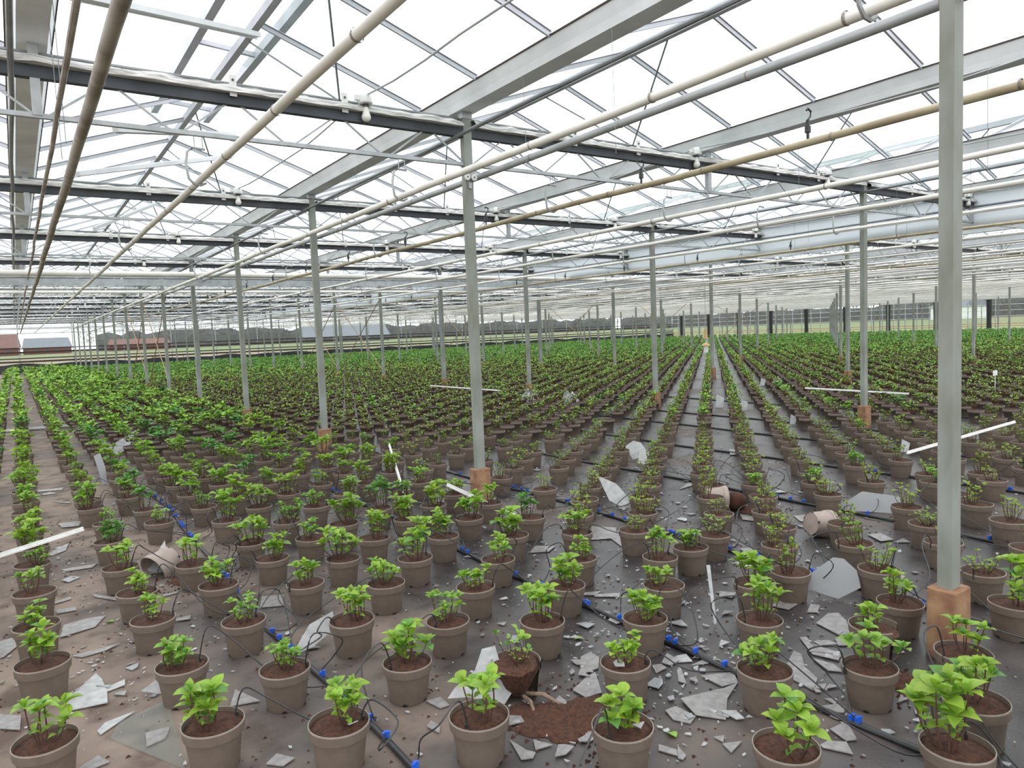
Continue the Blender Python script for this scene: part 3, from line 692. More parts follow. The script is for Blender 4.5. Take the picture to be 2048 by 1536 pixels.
def stem_mesh(stems, thick):
    b = MB()
    for a, m_, c in stems: b.tube([a, m_, c], [thick * 1.25, thick, thick * .7], 5)
    return b.mesh('stems', 'stem', True)
PLANTS = {}
for kind, cnt, th in (('lush', 16, .0026), ('mid', 12, .0024), ('sparse', 14, .0021)):
    PLANTS[kind] = []
    for s in range(cnt):
        st, lv = gen_plant(hash((kind == 'lush', kind == 'mid', s)) % 99991 + s * 17, kind)
        fb = MB()
        for mt, v in lv:
            vs, fs = LEAFG[v]
            fb.add([mt @ Vector(p) for p in vs], fs)
        PLANTS[kind].append(dict(stems=st, leaves=lv, stem_m=stem_mesh(st, th), fol_m=fb.mesh('foliage', 'leaf', True)))

def leaf_color(kind, r, x=0, y=0):
    if kind == 'lush': c = (.235, .40, .040)
    elif kind == 'mid': c = (.195, .36, .042)
    else: c = (.215, .32, .045)
    d = r.uniform(0, 1)
    if kind != 'sparse' and d < .10: c = (.10, .26, .045)
    j = r.uniform(.82, 1.15)
    return (c[0] * j * r.uniform(.88, 1.12), c[1] * j, c[2] * j)

# ---- where the pots stand: staggered rows along the depth
ROWS = [-.36, -.01, .46, .84, 1.24, 1.60, 1.94, 2.33, 2.69, 3.05, 3.40, 3.77, 4.13, 4.49, 4.84, 5.21, 5.57]
while ROWS[-1] < 62.5: ROWS.append(ROWS[-1] + .3655)
PHASE = []
for j, x in enumerate(ROWS):
    if x < 3.2: ph = {-.36: 2.7, -.01: 3.05}.get(x, 2.72 if j % 2 == 0 else 2.42)
    else: ph = 2.38 if j % 2 == 0 else 2.07
    PHASE.append(ph)
PITCH_Y = .617
spots = []
rp = random.Random(21)
SPECIAL = [(1.66, 2.48), (3.13, 1.74)]     # broken pots built apart
TIPPED = [(.79, 5.42, 'left'), (4.62, 3.02, 'mid'), (4.72, 4.00, 'right')]
taken = []
for mx_, my_ in MEASURED:
    if any(math.hypot(mx_ - sx, my_ - sy) < .17 for sx, sy in SPECIAL): continue
    if any(math.hypot(mx_ - t_[0], my_ - t_[1]) < .16 for t_ in TIPPED): continue
    j = min(range(len(ROWS)), key=lambda q_: abs(ROWS[q_] - mx_))
    taken.append((mx_, my_, j))
grid = {}
def near_taken(x, y, d):
    return any((tx - x) ** 2 + (ty - y) ** 2 < d * d for tx, ty, _ in taken)
for j, x in enumerate(ROWS):
    y = PHASE[j] - 4 * PITCH_Y
    k = 0
    while y < 57.8:
        yy = y; y += PITCH_Y; k += 1
        if x < 0.2 and yy < 2.2: continue
        if 55.6 < x < 58.0: continue
        px = x + rp.uniform(-.02, .02); py = yy + rp.uniform(-.03, .03)
        if math.hypot(px, py) < 1.45: continue
        p = project(px, py, .165)
        if p[2] < .6 or not (-220 < p[0] < 2270 and p[1] < 1760): continue
        if py < 9 and near_taken(px, py, .30): continue
        if p[1] > 1520: continue
        if any(math.hypot(px - a, py - c) < .24 for a, c in SPECIAL) or any(math.hypot(px - t_[0], py - t_[1]) < .27 for t_ in TIPPED): continue
        if any(abs(px - a) < .21 and abs(py - c) < .20 for a, c in POSTS): continue
        if py < 9 and rp.random() < .05 and px > 3.2: continue
        spots.append((px, py, j))
spots += taken
def plant_kind(x, y, r):
    if x < 3.25: 
        return 'lush' if r.random() < (.85 if y < 9 else .75) else 'mid'
    d = math.hypot(x, y)
    if y < 2.1 and x < 3.9: return 'lush'
    if x > 40 or y > 34 or d > 46: return 'mid'
    if d > 30: return 'mid' if r.random() < .55 else 'sparse'
    if r.random() < .08: return 'mid'
    return 'sparse'
info = []
for x, y, j in spots:
    p = project(x, y, .165)
    vis = -40 < p[0] < 2088 and -20 < p[1] < 1600 and p[2] > 0
    info.append((p[2] if vis else p[2] + 100, x, y, j, vis))
info.sort()
indiv = [t_ for t_ in info if t_[4]][:292]
chosen = set((t_[1], t_[2]) for t_ in indiv)
rest = [t_ for t_ in info if (t_[1], t_[2]) not in chosen]
order = {}
for w, x, y, j, v in sorted(indiv, key=lambda t_: t_[2]): order.setdefault(j, []).append((x, y))
def row_phrase(j):
    x = ROWS[j]
    if j == 0: return 'row at the far left edge'
    if j == 1: return 'row left of the aisle'
    if x < 3.25: return '%s row right of the aisle' % ORD[j - 1]
    return '%s row right of the nearest posts' % ORD[j - 9]
DETAIL_W = 5.2
rl = random.Random(33)
POTS_INFO = []
for w, x, y, j, v in indiv:
    kind = plant_kind(x, y, rl)
    rank = order[j].index((x, y)) + 1
    desc = {'lush': 'bright leafy potted hydrangea', 'mid': 'compact green potted hydrangea', 'sparse': 'thin brown-stemmed potted hydrangea'}[kind]
    lab = '%s, %s from the front, %s' % (desc, ORD[min(rank, 30)], row_phrase(j))
    t = thing('potted_hydrangea', lab, 'potted plant', (x, y, 0), 'potted hydrangeas standing in rows', 0)
    t.rotation_euler = (rl.uniform(-.02, .02), rl.uniform(-.02, .02), rl.uniform(0, 2 * PI))
    t.scale = (rl.uniform(.98, 1.03),) * 3
    po = link('pot', pot_m, t)
    if w < 4.6: add_holes(po)
    link('soil', rl.choice(soil_ms), t)
    pl = rl.choice(PLANTS[kind])
    sc = rl.uniform(.85, 1.2) * (1.12 if w < 3.6 else (1.25 if kind == 'lush' and w > 4.5 else 1.05))
    st = link('stems', pl['stem_m'], t, mat=Matrix.Translation((rl.uniform(-.015, .015), rl.uniform(-.015, .015), .154)) @ Matrix.Rotation(rl.uniform(0, 6.28), 4, 'Z') @ Matrix.Scale(sc, 4))
    if w < DETAIL_W and kind != 'sparse' or w < 3.4:
        for mt, vi in pl['leaves']:
            link('leaf', leaf_ms[vi], st, mat=mt, color=leaf_color(kind, rl))
    else:
        link('foliage', pl['fol_m'], st, color=leaf_color(kind, rl))
    POTS_INFO.append((x, y, w, lab, row_phrase(j), rank))

# ---- the rest of the crop as one mesh
def low_plant(pl, kind, every):
    vs = []; fs = []; cs = []
    for n_, (mt, v) in enumerate(pl['leaves']):
        if n_ % every: continue
        e = 1.12 if every == 1 else 1.15 + .34 * (every - 1)
        o = len(vs)
        for p in ((0, 0, 0), (.5 * e, -.34 * e, .06), (1.0 * e, 0, -.03), (.5 * e, .34 * e, .06)): vs.append(mt @ Vector(p))
        fs += [(o, o + 1, o + 2), (o, o + 2, o + 3)]; cs += [0] * 4
    for n_, (a, m_, c) in enumerate(pl['stems']):
        if every > 2 and n_ % 2: continue
        o = len(vs); wd = .004 * every ** .5
        vs += [a + Vector((-wd, 0, 0)), a + Vector((wd, 0, 0)), c + Vector((wd * .5, 0, 0)), a + Vector((0, -wd, 0)), a + Vector((0, wd, 0)), c + Vector((0, wd * .5, 0))]
        fs += [(o, o + 1, o + 2), (o + 3, o + 4, o + 5)]; cs += [1] * 6
    return vs, fs, cs
def low_pot(seg):
    vs = []; fs = []; cs = []
    for r, z, c in ((.081, 0, 2), (.099, .126, 2), (.107, .127, 3), (.108, .165, 3), (.104, .148, 4)):
        for k in range(seg):
            an = 2 * PI * k / seg; vs.append(Vector((r * math.cos(an), r * math.sin(an), z))); cs.append(c)
    vs.append(Vector((0, 0, .158))); cs.append(4)
    for i in range(4):
        for k in range(seg):
            a = i * seg + k; b_ = i * seg + (k + 1) % seg
            fs += [(a, b_, b_ + seg), (a, b_ + seg, a + seg)]
    for k in range(seg): fs.append((4 * seg + k, 4 * seg + (k + 1) % seg, 5 * seg))
    return vs, fs, cs
POTC = np.array([(.2, .4, .05), (.095, .040, .026), (.134, .103, .085), (.145, .112, .093), (.068, .026, .013)])
LOD = {}
for kind in PLANTS:
    for lod, (seg, every) in enumerate(((10, 1), (7, 2), (5, 3))):
        for n_, pl in enumerate(PLANTS[kind][:10]):
            v1, f1, c1 = low_pot(seg); v2, f2, c2 = low_plant(pl, kind, every)
            o = len(v1)
            LOD[kind, lod, n_] = (np.array([tuple(p) for p in v1], dtype=np.float32), np.array([tuple(p + Vector((0, 0, .154))) for p in v2], dtype=np.float32),
                                  np.array(f1 + [tuple(i + o for i in f) for f in f2], dtype=np.int32), np.array(c1 + c2))
VV = []; FF = []; CC = []; off = 0
rr_ = random.Random(77)
for w, x, y, j, v in rest:
    ww = w if w < 100 else w - 100
    kind = plant_kind(x, y, rr_)
    lod = 0 if ww < 13 else (1 if ww < 24 else 2)
    a1, a2, f, cidx = LOD[kind, lod, rr_.randrange(10)]
    an = rr_.uniform(0, 6.28); c, s = math.cos(an), math.sin(an)
    sc = rr_.uniform(1.0, 1.3) * (1.2 if ww > 25 else 1.08) * (1.22 if x < 3.25 else 1.0)
    vv = np.concatenate([a1, a2 * np.array([sc, sc, 1.0 + .8 * (sc - 1)], dtype=np.float32)])
    ro = np.empty_like(vv); ro[:, 0] = vv[:, 0] * c - vv[:, 1] * s + x; ro[:, 1] = vv[:, 0] * s + vv[:, 1] * c + y; ro[:, 2] = vv[:, 2]
    col = POTC[cidx].copy()
    lc = np.array(leaf_color(kind, rr_)) * (1.0, 1.03, 1.0)
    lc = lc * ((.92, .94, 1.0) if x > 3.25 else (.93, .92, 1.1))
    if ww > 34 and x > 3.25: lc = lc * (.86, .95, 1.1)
    lm = cidx == 0
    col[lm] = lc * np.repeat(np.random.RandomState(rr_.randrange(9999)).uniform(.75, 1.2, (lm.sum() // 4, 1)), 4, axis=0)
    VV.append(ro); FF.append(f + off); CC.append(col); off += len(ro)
V = np.concatenate(VV); Fc = np.concatenate(FF); Cc = np.concatenate(CC)
me = bpy.data.meshes.new('potted_hydrangea_crop')
me.vertices.add(len(V)); me.vertices.foreach_set('co', V.astype(np.float32).ravel())
me.loops.add(len(Fc) * 3); me.loops.foreach_set('vertex_index', Fc.astype(np.int32).ravel())
me.polygons.add(len(Fc)); me.polygons.foreach_set('loop_start', np.arange(0, len(Fc) * 3, 3, dtype=np.int32))
me.update(calc_edges=True); me.validate()
at = me.attributes.new('Col', 'FLOAT_COLOR', 'POINT')
at.data.foreach_set('color', np.concatenate([Cc, np.ones((len(Cc), 1))], axis=1).astype(np.float32).ravel())
me.materials.append(MATS['field_plants'])
o = link('potted_hydrangea_crop', me); o['kind'] = 'stuff'
tag(o, 'far rows of young potted hydrangeas filling the greenhouse', 'potted plants')
print('pots', len(indiv), len(rest), 'tris', len(Fc))

# ---- pots knocked over and broken
pale_pot = pot_mesh(('pale_pot', 'pot_rim'))
t = thing('overturned_pot', 'empty pale pot lying tipped beside the left drip hose', 'pot', (.79, 5.40, .10)); t.rotation_euler = (1.9, .15, -1.0)
o = link('pot', pale_pot, t); add_holes(o)
t = thing('overturned_pot', 'empty pale pot lying tipped just left of the front post', 'pot', (4.60, 3.02, .105)); t.rotation_euler = (1.75, .0, 1.25)
o = link('pot', pale_pot, t); add_holes(o)
t = thing('overturned_pot', 'overturned pot spilling a dark root ball among thin plants', 'pot', (4.66, 4.02, .105)); t.rotation_euler = (1.62, 0, .95)
link('pot', pale_pot, t)
def clod(seed, r, h, name='root_ball', mm='soil'):
    rr = random.Random(seed); b = MB(); seg, st = 16, 9; vs = []
    for i in range(st + 1):
        th = PI * i / st
        for k in range(seg):
            an = 2 * PI * k / seg; j = 1 + rr.uniform(-.13, .13)
            vs.append((r * j * math.sin(th) * math.cos(an), r * j * math.sin(th) * math.sin(an), -h * math.cos(th)))
    fs = [(i * seg + k, i * seg + (k + 1) % seg, (i + 1) * seg + (k + 1) % seg, (i + 1) * seg + k) for i in range(st) for k in range(seg)]
    return b.add(vs, fs).mesh(name, mm, True)
o = link('root_ball', clod(3, .085, .08), None, (4.86, 3.88, .075)); tag(o, 'dark bare root ball fallen out beside the overturned pot', 'root ball')

# broken pot with half its wall gone
t = thing('broken_pot', 'broken pot with bared soil and roots behind the front row', 'potted plant', (1.66, 2.48, 0), None, -2.2)
t.rotation_euler = (.05, -.03, -.35)
link('pot', pot_mesh(seg=14, a0=-.35, a1=PI + .1), t)
b = MB(); rr = random.Random(8); seg = 20
vs = []; pr = [(.035, .02), (.055, .05), (.072, .09), (.088, .125), (.098, .15), (.08, .158), (.04, .15), (.001, .152)]
for r_, z in pr:
    for k in range(seg):
        j = 1 + rr.uniform(-.09, .09); an = 2 * PI * k / seg
        vs.append((r_ * j * math.cos(an), r_ * j * math.sin(an) , z + rr.uniform(-.005, .005)))
b.add(vs, [(i * seg + k, i * seg + (k + 1) % seg, (i + 1) * seg + (k + 1) % seg, (i + 1) * seg + k) for i in range(len(pr) - 1) for k in range(seg)])
b.build('root_ball', 'soil', t, True)
for p in (((.01, -.03, .03), (.03, -.10, .03), (.03, -.17, .008)), ((.03, -.03, .03), (.09, -.09, .045), (.16, -.14, .008))):
    MB().tube(p, [.008, .009, .005], 6).build('root', 'root', t, True)
st = link('stems', PLANTS['sparse'][2]['stem_m'], t, mat=Matrix.Translation((.01, .01, .15)))
for mt, vi in PLANTS['sparse'][2]['leaves'][::2]: link('leaf', leaf_ms[vi], st, mat=mt, color=leaf_color('lush', rl))
pl = PLANTS['lush'][5]
for mt, vi in pl['leaves'][:6]: link('leaf', leaf_ms[vi], st, mat=Matrix.Translation((.02, .0, -.02)) @ mt @ Matrix.Scale(.8, 4), color=leaf_color('lush', rl))
# pot with a torn rim
t = thing('broken_pot', 'pot with torn rim and slumped soil in front of the orange block', 'potted plant', (3.13, 1.74, 0))
link('pot', pot_mesh(seg=22, a0=-.6, a1=4.4), t); link('soil', soil_ms[1], t, (0, 0, -.012))
st = link('stems', PLANTS['lush'][3]['stem_m'], t, mat=Matrix.Translation((0, .02, .14)))
for mt, vi in PLANTS['lush'][3]['leaves'][::2]: link('leaf', leaf_ms[vi], st, mat=mt, color=leaf_color('lush', rl))
for (x, y), lab, rr0 in (((1.72, 2.22), 'spilled dark soil below the broken pot', .19), ((4.98, 3.78), 'spilled brown soil beside the overturned pot', .15), ((.90, 5.1), 'scattered soil beside the tipped pale pot', .16), ((3.0, 1.55), 'small heap of soil beneath the torn pot', .12)):
    rr = random.Random(int(x * 100)); b = MB(); seg = 44; vs = [(0, 0, .022)]; ph = [rr.uniform(0, 6.28) for _ in range(4)]
    for q_ in (.25, .5, .75, .9, 1.0):
        for k in range(seg):
            an = 2 * PI * k / seg; j = rr0 * q_ * (1 + .22 * math.sin(2 * an + ph[0]) + .14 * math.sin(3 * an + ph[1]) + .10 * math.sin(7 * an + ph[2]) + rr.uniform(-.06, .06))
            vs.append((j * math.cos(an), j * math.sin(an), .001 if q_ == 1 else max(.002, .02 * (1 - q_ * q_) + rr.uniform(-.004, .007))))
    fs = [(0, 1 + k, 1 + (k + 1) % seg) for k in range(seg)] + [(1 + i * seg + k, 1 + (i + 1) * seg + k, 1 + (i + 1) * seg + (k + 1) % seg, 1 + i * seg + (k + 1) % seg) for i in range(4) for k in range(seg)]
    for _ in range(160):
        an = rr.uniform(0, 6.28); j = rr0 * rr.uniform(.5, 1.9); s = rr.uniform(.004, .012); cx_, cy_ = j * math.cos(an), j * math.sin(an); o0 = len(vs)
        vs += [(cx_ - s, cy_ - s * .6, 0), (cx_ + s, cy_ - s * .5, 0), (cx_ + s * .2, cy_ + s, 0), (cx_, cy_, s)]; fs += [(o0, o0 + 1, o0 + 3), (o0 + 1, o0 + 2, o0 + 3), (o0 + 2, o0, o0 + 3)]
    o = b.add(vs, fs).build('spilled_soil', 'soil', None, True); o.location = (x, y, .001); o['kind'] = 'stuff'; tag(o, lab, 'soil')

# ------------------------------------------------------------------ drip hoses
con = MB().box((0, 0, .008), (.022, .016, .014)).tube([(0, 0, .01), (0, .0, .026)], .0075, 7).tube([(-.016, 0, .02), (.016, 0, .02)], .005, 6)
con_m = con.mesh('connector', 'blue_plastic')
HOSES = [(1.05, 'black drip hose with blue connectors in the left rows'), (2.54, 'black drip hose with blue connectors before the nearest post row'), (3.93, 'black drip hose with blue connectors just right of nearest posts'), (5.40, 'second black drip hose right of the nearest posts'), (7.0, 'third black drip hose right of the nearest posts'), (8.45, 'fourth black drip hose right of the nearest posts'), (9.65, 'fifth black drip hose right of the nearest posts'), (11.65, 'sixth black drip hose right of the nearest posts')]
rh = random.Random(4)
for hi_, (hx, lab) in enumerate(HOSES):
    t = thing('drip_hose', lab, 'hose', (0, 0, 0), 'drip hoses')
    ys = [-1.0 + .5 * k for k in range(0, 60 if hi_ < 4 else 36)]
    fx = lambda y: hx + .03 * math.sin(y * 1.1 + hi_) + .015 * math.sin(y * 2.7)
    MB().tube([(fx(y), y, .0125) for y in ys], .0125, 8).build('hose', 'black_plastic', t, True)
    if hi_ > 4: continue
    near = [p for p in POTS_INFO if abs(p[0] - hx) < .85 and p[2] < 7.5]
    used = 0
    for (x, y, w, _, _, _) in near:
        yy = y + rh.uniform(-.35, .15)
        a = Vector((fx(yy), yy, .02))
        link('connector', con_m, t, a, (0, 0, rh.uniform(-.4, .4)))
        sgn = 1 if x > hx else -1
        e = Vector((x - sgn * .085 + rh.uniform(-.02, .02), y + rh.uniform(-.05, .05), .15))
        side = Vector((rh.uniform(-.12, .12), rh.uniform(-.28, .22), 0))
        hgt = rh.uniform(.20, .30)
        out = (e - Vector((x, y, .15))); out.z = 0; out.normalize()
        ctrl = [a + Vector((0, 0, .012)), a + Vector((.04 * sgn, 0, .03)) + side * .4, a.lerp(e, .4) + side * .9 + Vector((0, 0, rh.uniform(.0, .06))), e + out * .12 + side * .4 + Vector((0, 0, hgt - .20)), e + out * .04 + Vector((0, 0, hgt - .15)), e + Vector((0, 0, .035)), e]
        pts = []
        for k in range(len(ctrl) - 1):
            p0, p1, p2, p3 = ctrl[max(k - 1, 0)], ctrl[k], ctrl[k + 1], ctrl[min(k + 2, len(ctrl) - 1)]
            for s in range(5):
                u = s / 5
                q_ = .5 * ((2 * p1) + (p2 - p0) * u + (2 * p0 - 5 * p1 + 4 * p2 - p3) * u * u + (3 * p1 - p0 - 3 * p2 + p3) * u ** 3)
                q_.z = max(q_.z, .006); pts.append(q_)
        pts.append(ctrl[-1])
        MB().tube(pts, .0033, 5).build('drip_tube', 'black_plastic', t, True)
        MB().tube([e + Vector((0, 0, .02)), e + Vector((0, 0, -.01))], .006, 6).build('stake', 'black_plastic', t)
tag(MB().tube([(-.9, 16.9, .03), (1.15, 16.68, .03)], .035, 10).build('floor_pipe', 'grey_pipe', None, True), 'grey pipe lying across the aisle floor at left', 'pipe')

# ------------------------------------------------------------------ broken glass
def slab(poly, th, mm, name='glass_shard'):
    n = len(poly); P = [Vector(p) for p in poly]
    c = sum(P, Vector()) / n
    nrm = Vector()
    for k in range(n): nrm += (P[k] - c).cross(P[(k + 1) % n] - c)
    nrm.normalize()
    if nrm.z < 0: P.reverse(); nrm = -nrm
    lo_ = [p - c for p in P]; hi__ = [p - c + nrm * th for p in P]
    fs = [tuple(range(n - 1, -1, -1)), tuple(range(n, 2 * n))] + [(k, (k + 1) % n, n + (k + 1) % n, n + k) for k in range(n)]
    o = link(name, MB().add(lo_ + hi__, fs).mesh(name, mm)); o.location = c
    return o
used_labels = {}
def shard_label(c, size, lean):
    best = min(POTS_INFO, key=lambda p: (p[0] - c[0]) ** 2 + (p[1] - c[1]) ** 2)
    a = 'leaning pane fragment' if lean else ('large glass shard' if size > .055 else ('glass shard' if size > .012 else 'small glass shard'))
    dv = Vector((c[0] - best[0], c[1] - best[1], 0)); sx, sy = dv.dot(cr), dv.dot(fw)
    rel = ('right of' if sx > 0 else 'left of') if abs(sx) > abs(sy) else ('behind' if sy > 0 else 'before')
    s = '%s %s the %s pot, %s' % (a, rel, ORD[min(best[5], 30)], best[4])
    n = used_labels.get(s, 0); used_labels[s] = n + 1
    if n: s = ['', 'another ', 'yet another ', 'one more ', 'a further '][min(n, 4)] + s
    return s
def area(poly):
    return abs(sum(poly[k][0] * poly[(k + 1) % len(poly)][1] - poly[(k + 1) % len(poly)][0] * poly[k][1] for k in range(len(poly)))) / 2
rg = random.Random(15)
for n_, poly in enumerate(FLAT):
    A = area(poly); cx = sum(p[0] for p in poly) / len(poly); cy = sum(p[1] for p in poly) / len(poly)
    mm = 'pale_glass' if n_ in (0, 1, 2) else ('thin_glass' if n_ in (3,) else 'shard_glass')
    tx, ty = rg.uniform(-.04, .04), rg.uniform(-.04, .04)
    zz = [max(0, (p[0] - cx) * tx + (p[1] - cy) * ty) for p in poly]
    o = slab([(p[0], p[1], .004 + z_) for p, z_ in zip(poly, zz)], .004, mm)
    tag(o, shard_label((cx, cy), A, False), 'glass shard', 'glass shards on the ground')
for n_, poly in enumerate(LEAN):
    c = sum((Vector(p) for p in poly), Vector()) / len(poly)
    o = slab(poly, .004, 'clear_glass' if n_ in (4, 5, 7) else 'pale_glass')
    tag(o, shard_label(c, .05, True), 'glass shard', 'leaning glass fragments')
def rand_shard(r, s):
    n = r.choice((3, 4, 4, 5)); a0 = r.uniform(0, 6.28); el = r.uniform(.35, 1); ra = r.uniform(0, PI)
    out = []
    for k in range(n):
        an = a0 + 2 * PI * (k + r.uniform(-.3, .3)) / n; rad = s * r.uniform(.5, 1.1)
        x, y = rad * math.cos(an), rad * math.sin(an) * el
        out.append((x * math.cos(ra) - y * math.sin(ra), x * math.sin(ra) + y * math.cos(ra)))
    return out
pots_xy = np.array([(p[0], p[1]) for p in POTS_INFO])
def free(x, y, d): return np.min((pots_xy[:, 0] - x) ** 2 + (pots_xy[:, 1] - y) ** 2) > d * d
bits = MB(); cnt = 0; tries = 0
CL = [(2.6, 1.9, .7, 3), (2.1, 2.2, .5, 2.5), (3.9, 3.3, .9, 3), (4.6, 4.2, 1.1, 3), (.35, 5.4, .5, 2), (.3, 4.0, .4, 1.6), (1.0, 7.2, .5, 1.2), (3.2, 5.2, .8, 1.5), (6.0, 5.0, 1.6, 2), (2.9, 2.6, .6, 2), (2.3, 3.4, .9, 1.4), (7.5, 6.0, 2, 1.4), (1.2, 3.0, .9, 1.2)]
wt = [c[3] for c in CL]
while tries < 9000 and (cnt < 290 or len(bits.f) < 9000):
    tries += 1
    cx, cy, sg, _ = rg.choices(CL, wt)[0]
    x, y = rg.gauss(cx, sg * .8), rg.gauss(cy, sg)
    if not in_frame(x, y, 0): continue
    if cnt < 290 and rg.random() < .35:
        if not free(x, y, .15): continue
        s = rg.choice((.02, .025, .03, .04, .055, .07))
        poly = [(x + a, y + b_, .003 + rg.uniform(0, .008)) for a, b_ in rand_shard(rg, s)]
        o = slab(poly, .004, rg.choice(('shard_glass', 'shard_glass', 'pale_glass', 'clear_glass')))
        tag(o, 'small splinter of broken glass scattered on the ground cloth', 'glass shard', 'small glass splinters on the ground'); cnt += 1
    else:
        if not free(x, y, .10): continue
        s = rg.choice((.004, .006, .009, .013, .018)); sh = rand_shard(rg, s); n = len(sh); tilt = rg.uniform(-.5, .5)
        vs = [(x + a, y + b_, .006 + a * tilt) for a, b_ in sh] + [(x + a, y + b_, .009 + a * tilt) for a, b_ in sh]
        bits.add(vs, [tuple(range(n, 2 * n))] + [(k, (k + 1) % n, n + (k + 1) % n, n + k) for k in range(n)])
o = bits.build('glass_crumbs', 'pale_glass'); o['kind'] = 'stuff'; tag(o, 'tiny glass crumbs strewn over the ground cloth', 'glass crumbs')
# crumbs of soil
cr_ = MB()
for _ in range(4500):
    x, y = rg.uniform(-.3, 7), rg.uniform(.9, 8)
    if not in_frame(x, y, 0): continue
    s = rg.uniform(.003, .012)
    cr_.add([(x - s, y - s * .6, 0), (x + s, y - s * .5, 0), (x + s * .2, y + s, 0), (x, y, s * .8)], [(0, 1, 3), (1, 2, 3), (2, 0, 3)])
o = cr_.build('soil_crumbs', 'soil'); o['kind'] = 'stuff'; tag(o, 'dark soil crumbs strewn over the ground cloth', 'soil')
# glass pieces lying on the soil of front pots
for (dx, dy, s, zz), (px_, py_, nm) in zip(((.03, -.04, .03, .165), (-.05, -.02, .035, .165), (.02, -.05, .03, .165), (.05, .0, .03, .165)), ((1.67, 1.83, 'second'), (2.01, 2.19, 'third'), (.88, 2.48, 'first'), (2.75, 1.56, 'front right'))):
    o = slab([(px_ + dx + a, py_ + dy + b_, zz + .004 * k) for k, (a, b_) in enumerate(rand_shard(rg, s))], .003, 'pale_glass')
    tag(o, 'glass fragment lying on the soil of a front pot', 'glass shard', 'glass fragments on pot soil')
# fallen white bars
for p, q_, lab in (((3.5, 7.7, .30), (2.62, 5.45, .12), 'white fallen glazing bar leaning among pots left of the second post'), ((-.45, 5.35, .26), (.30, 5.78, .30), 'white fallen bar lying across the left pot row'),
                   ((11.6, 7.7, .34), (11.85, 6.0, .30), 'long white fallen bar across the pots right of second post row'), ((8.1, 15.3, .34), (8.5, 12.9, .30), 'white fallen bar lying across pots behind the second post'),
                   ((7.0, 3.56, .24), (9.13, 3.46, .33), 'white fallen bar slanting over pots right of the front post'), ((3.0, 5.45, .25), (3.25, 4.75, .05), 'short grey fallen bar beside the orange block of second post')):
    b = MB().beam(p, q_, .024, .010); b.beam(Vector(p) + Vector((0, 0, .012)), Vector(q_) + Vector((0, 0, .012)), .008, .02)
    tag(b.build('fallen_bar', 'paper_white'), lab, 'bar', 'fallen glazing bars')
# crumpled film, a plant label and panes stuck among the middle pots
def film(x, y, seed, lab):
    rr = random.Random(seed); b = MB(); n = 7
    for i in range(n):
        for j in range(n):
            u, v = i / (n - 1) - .5, j / (n - 1)
            b.v.append((u * .5 * (1.1 - .75 * v) + rr.uniform(-.03, .03), rr.uniform(-.06, .06) + .1 * v, v * .36 * (.7 + .3 * rr.random()) + .01))
    b.f = [(i * n + j, (i + 1) * n + j, (i + 1) * n + j + 1, i * n + j + 1) for i in range(n - 1) for j in range(n - 1)]; b.m = [0] * len(b.f)
    o = b.build('crumpled_film', 'pale_glass'); o.location = (x, y, 0); o.rotation_euler = (0, 0, -.6)
    so = o.modifiers.new('thickness', 'SOLIDIFY'); so.thickness = .004
    tag(o, lab, 'plastic film')
film(FILM[0][0], FILM[0][1], 1, 'crumpled pale film standing between pots right of the second post')
film(FILM[1][0], FILM[1][1], 2, 'crumpled pale film at the foot of a second-row post')
t = thing('plant_label', 'white plant label on a stick among plants at far right', 'label', (FILM[2][0], FILM[2][1], 0))
MB().box((0, 0, .25), (.012, .006, .5)).build('stick', 'paper_white', t); MB().box((0, 0, .53), (.16, .006, .09)).build('card', 'paper_white', t)
for k, (x, y) in enumerate(FILM[3:]):
    s_ = .09 + .03 * (k % 3); az = Vector((x, y, 0)).normalized(); rt_ = Vector((az.y, -az.x, 0)); up_ = (Vector((0, 0, 1)) + az * .45).normalized(); b0 = Vector((x, y, .012))
    o = slab([b0, b0 + rt_ * s_ * .9, b0 + rt_ * s_ * 1.1 + up_ * s_ * 1.2, b0 + rt_ * s_ * .2 + up_ * s_ * 1.7], .004, 'pale_glass')
    tag(o, shard_label((x, y), .05, True), 'glass shard', 'leaning glass fragments')
# torn leaves on the ground
for x, y in ((1.95, 1.85), (1.05, 2.25), (1.4, 3.3), (2.25, 2.75), (.5, 3.2), (.35, 4.6)):
    o = link('fallen_leaf', leaf_ms[1], None, mat=leaf_matrix(Vector((x, y, .006)), rg.uniform(0, 6), .05, .1, .05), color=(.28, .5, .06))
    tag(o, 'torn green leaf lying on the ground cloth', 'leaf', 'torn leaves on the ground')

# ------------------------------------------------------------------ outside, beyond the far wall
def house(loc, w, d, h, rh_, roofm, wallm, lab, dormer=False, rz=0):
    t = thing('house', lab, 'house', loc, None, rz)
    MB().box((0, 0, h / 2), (w, d, h)).build('wall', wallm, t)
    b = MB(); o_ = .4
    b.add([(-w / 2 - o_, -d / 2 - o_, h), (w / 2 + o_, -d / 2 - o_, h), (w / 2 + o_, d / 2 + o_, h), (-w / 2 - o_, d / 2 + o_, h), (-w / 2 + .5, 0, h + rh_), (w / 2 - .5, 0, h + rh_)], [(0, 1, 5, 4), (2, 3, 4, 5), (1, 2, 5), (3, 0, 4), (3, 2, 1, 0)])
    r_ = b.build('roof', roofm, t)
    if dormer:
        for dx in (-2.0, 1.6):
            dm = MB().box((dx, -d / 2 + .9, h + .9), (1.2, 1.6, 1.3)).build('dormer', 'paper_white', t)
            MB().box((dx, -d / 2 + .08, h + .95), (.6, .04, .7)).build('window', 'dark_chord', dm)
    for k in range(int(w // 3)):
        MB().box((-w / 2 + 1.5 + 3 * k, -d / 2 - .02, h * .5), (1.0, .05, 1.1)).build('window', 'dark_chord', t)
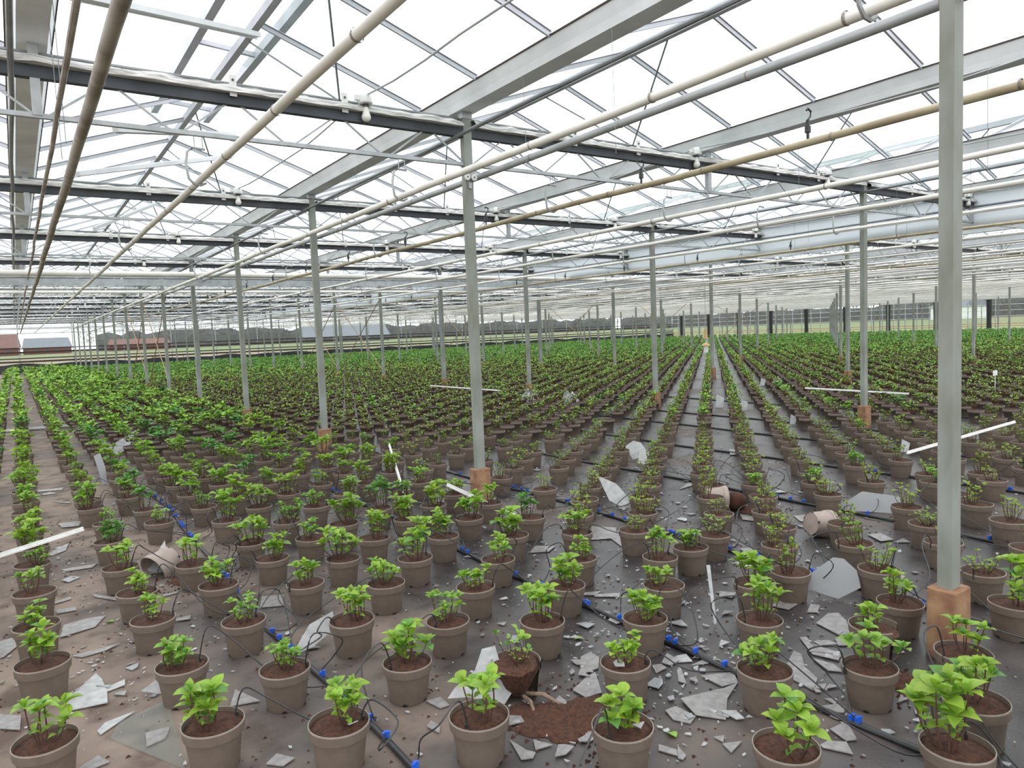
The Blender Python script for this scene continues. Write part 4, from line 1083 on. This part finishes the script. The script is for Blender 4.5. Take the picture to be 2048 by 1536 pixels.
house((-7, 300, 0), 17, 12, 2.6, 5.0, 'roof_red', 'brick_red', 'red-roofed house with white dormers beyond the far wall', True)
house((10, 322, 0), 15, 10, 2.4, 3.6, 'roof_slate', 'brick_red', 'grey-roofed house beside the red-roofed one', False)
house((118, 300, 0), 36, 14, 2.4, 5.2, 'roof_slate', 'hedge', 'large grey barn roof seen through the far wall', False, -.2)
house((42, 330, 0), 22, 10, 2.0, 2.6, 'roof_red', 'brick_red', 'low red farm building among bare trees', False)
house((262, 116, 0), 14, 10, 4, 4, 'roof_slate', 'paper_white', 'pale farmhouse seen through the right wall', False, 1.2)
def tree(x, y, h, seed, lab, grp):
    rr = random.Random(seed); t = thing('bare_tree', lab, 'tree', (x, y, 0), grp)
    MB().tube([(0, 0, 0), (.1, 0, h * .35), (0, .1, h * .7)], [h * .025, h * .018, h * .008], 6).build('trunk', 'twig', t)
    b = MB()
    for k in range(700):
        th = rr.uniform(0, 6.28); zz = rr.uniform(.25, 1.0); rad = h * .36 * math.sqrt(max(.02, 1 - ((zz - .6) / .45) ** 2)) * rr.random() ** .5
        p = Vector((rad * math.cos(th), rad * math.sin(th), h * zz)); dq = Vector((rr.uniform(-1, 1), rr.uniform(-1, 1), rr.uniform(.1, 1.2))) * h * .09
        s = Vector((rr.uniform(-1, 1), rr.uniform(-1, 1), 0)) * h * .012
        b.add([p - s, p + s, p + dq], [(0, 1, 2)])
    b.build('twigs', 'twig', t)
rt = random.Random(9)
for k in range(30):
    x = 26 + k * 14 + rt.uniform(-.5, .5); y = 350 + rt.uniform(-4, 10)
    tree(x, y, rt.uniform(13, 18), k, 'bare grey tree in the distant line beyond the far wall', 'bare trees beyond the far wall')
for k in range(22):
    tree(300 + rt.uniform(-4, 6), 20 + k * 14, rt.uniform(13, 18), 100 + k, 'bare grey tree in the distant line beyond the right wall', 'bare trees beyond the right wall')
def hedge(p, q_, h, lab):
    b = MB(); n = 60; rr = random.Random(int(h * 10)); p = Vector(p); q_ = Vector(q_); d = (q_ - p); s = Vector((-d.y, d.x, 0)).normalized()
    for k in range(n + 1):
        c = p + d * (k / n); hh = h * rr.uniform(.75, 1.15)
        for a, z in ((-1.2, 0), (-1, hh * .7), (0, hh), (1, hh * .7), (1.2, 0)): b.v.append(tuple(c + s * a + Vector((0, 0, z))))
    b.f = [(k * 5 + a, k * 5 + a + 1, (k + 1) * 5 + a + 1, (k + 1) * 5 + a) for k in range(n) for a in range(4)]; b.m = [0] * len(b.f)
    tag(b.build('hedge', 'hedge'), lab, 'hedge')
hedge((30, 372, 0), (340, 372, 0), 8.5, 'dark grey hedge line beyond the far wall')
hedge((318, 340, 0), (318, -10, 0), 8.0, 'dark grey hedge line beyond the right wall')
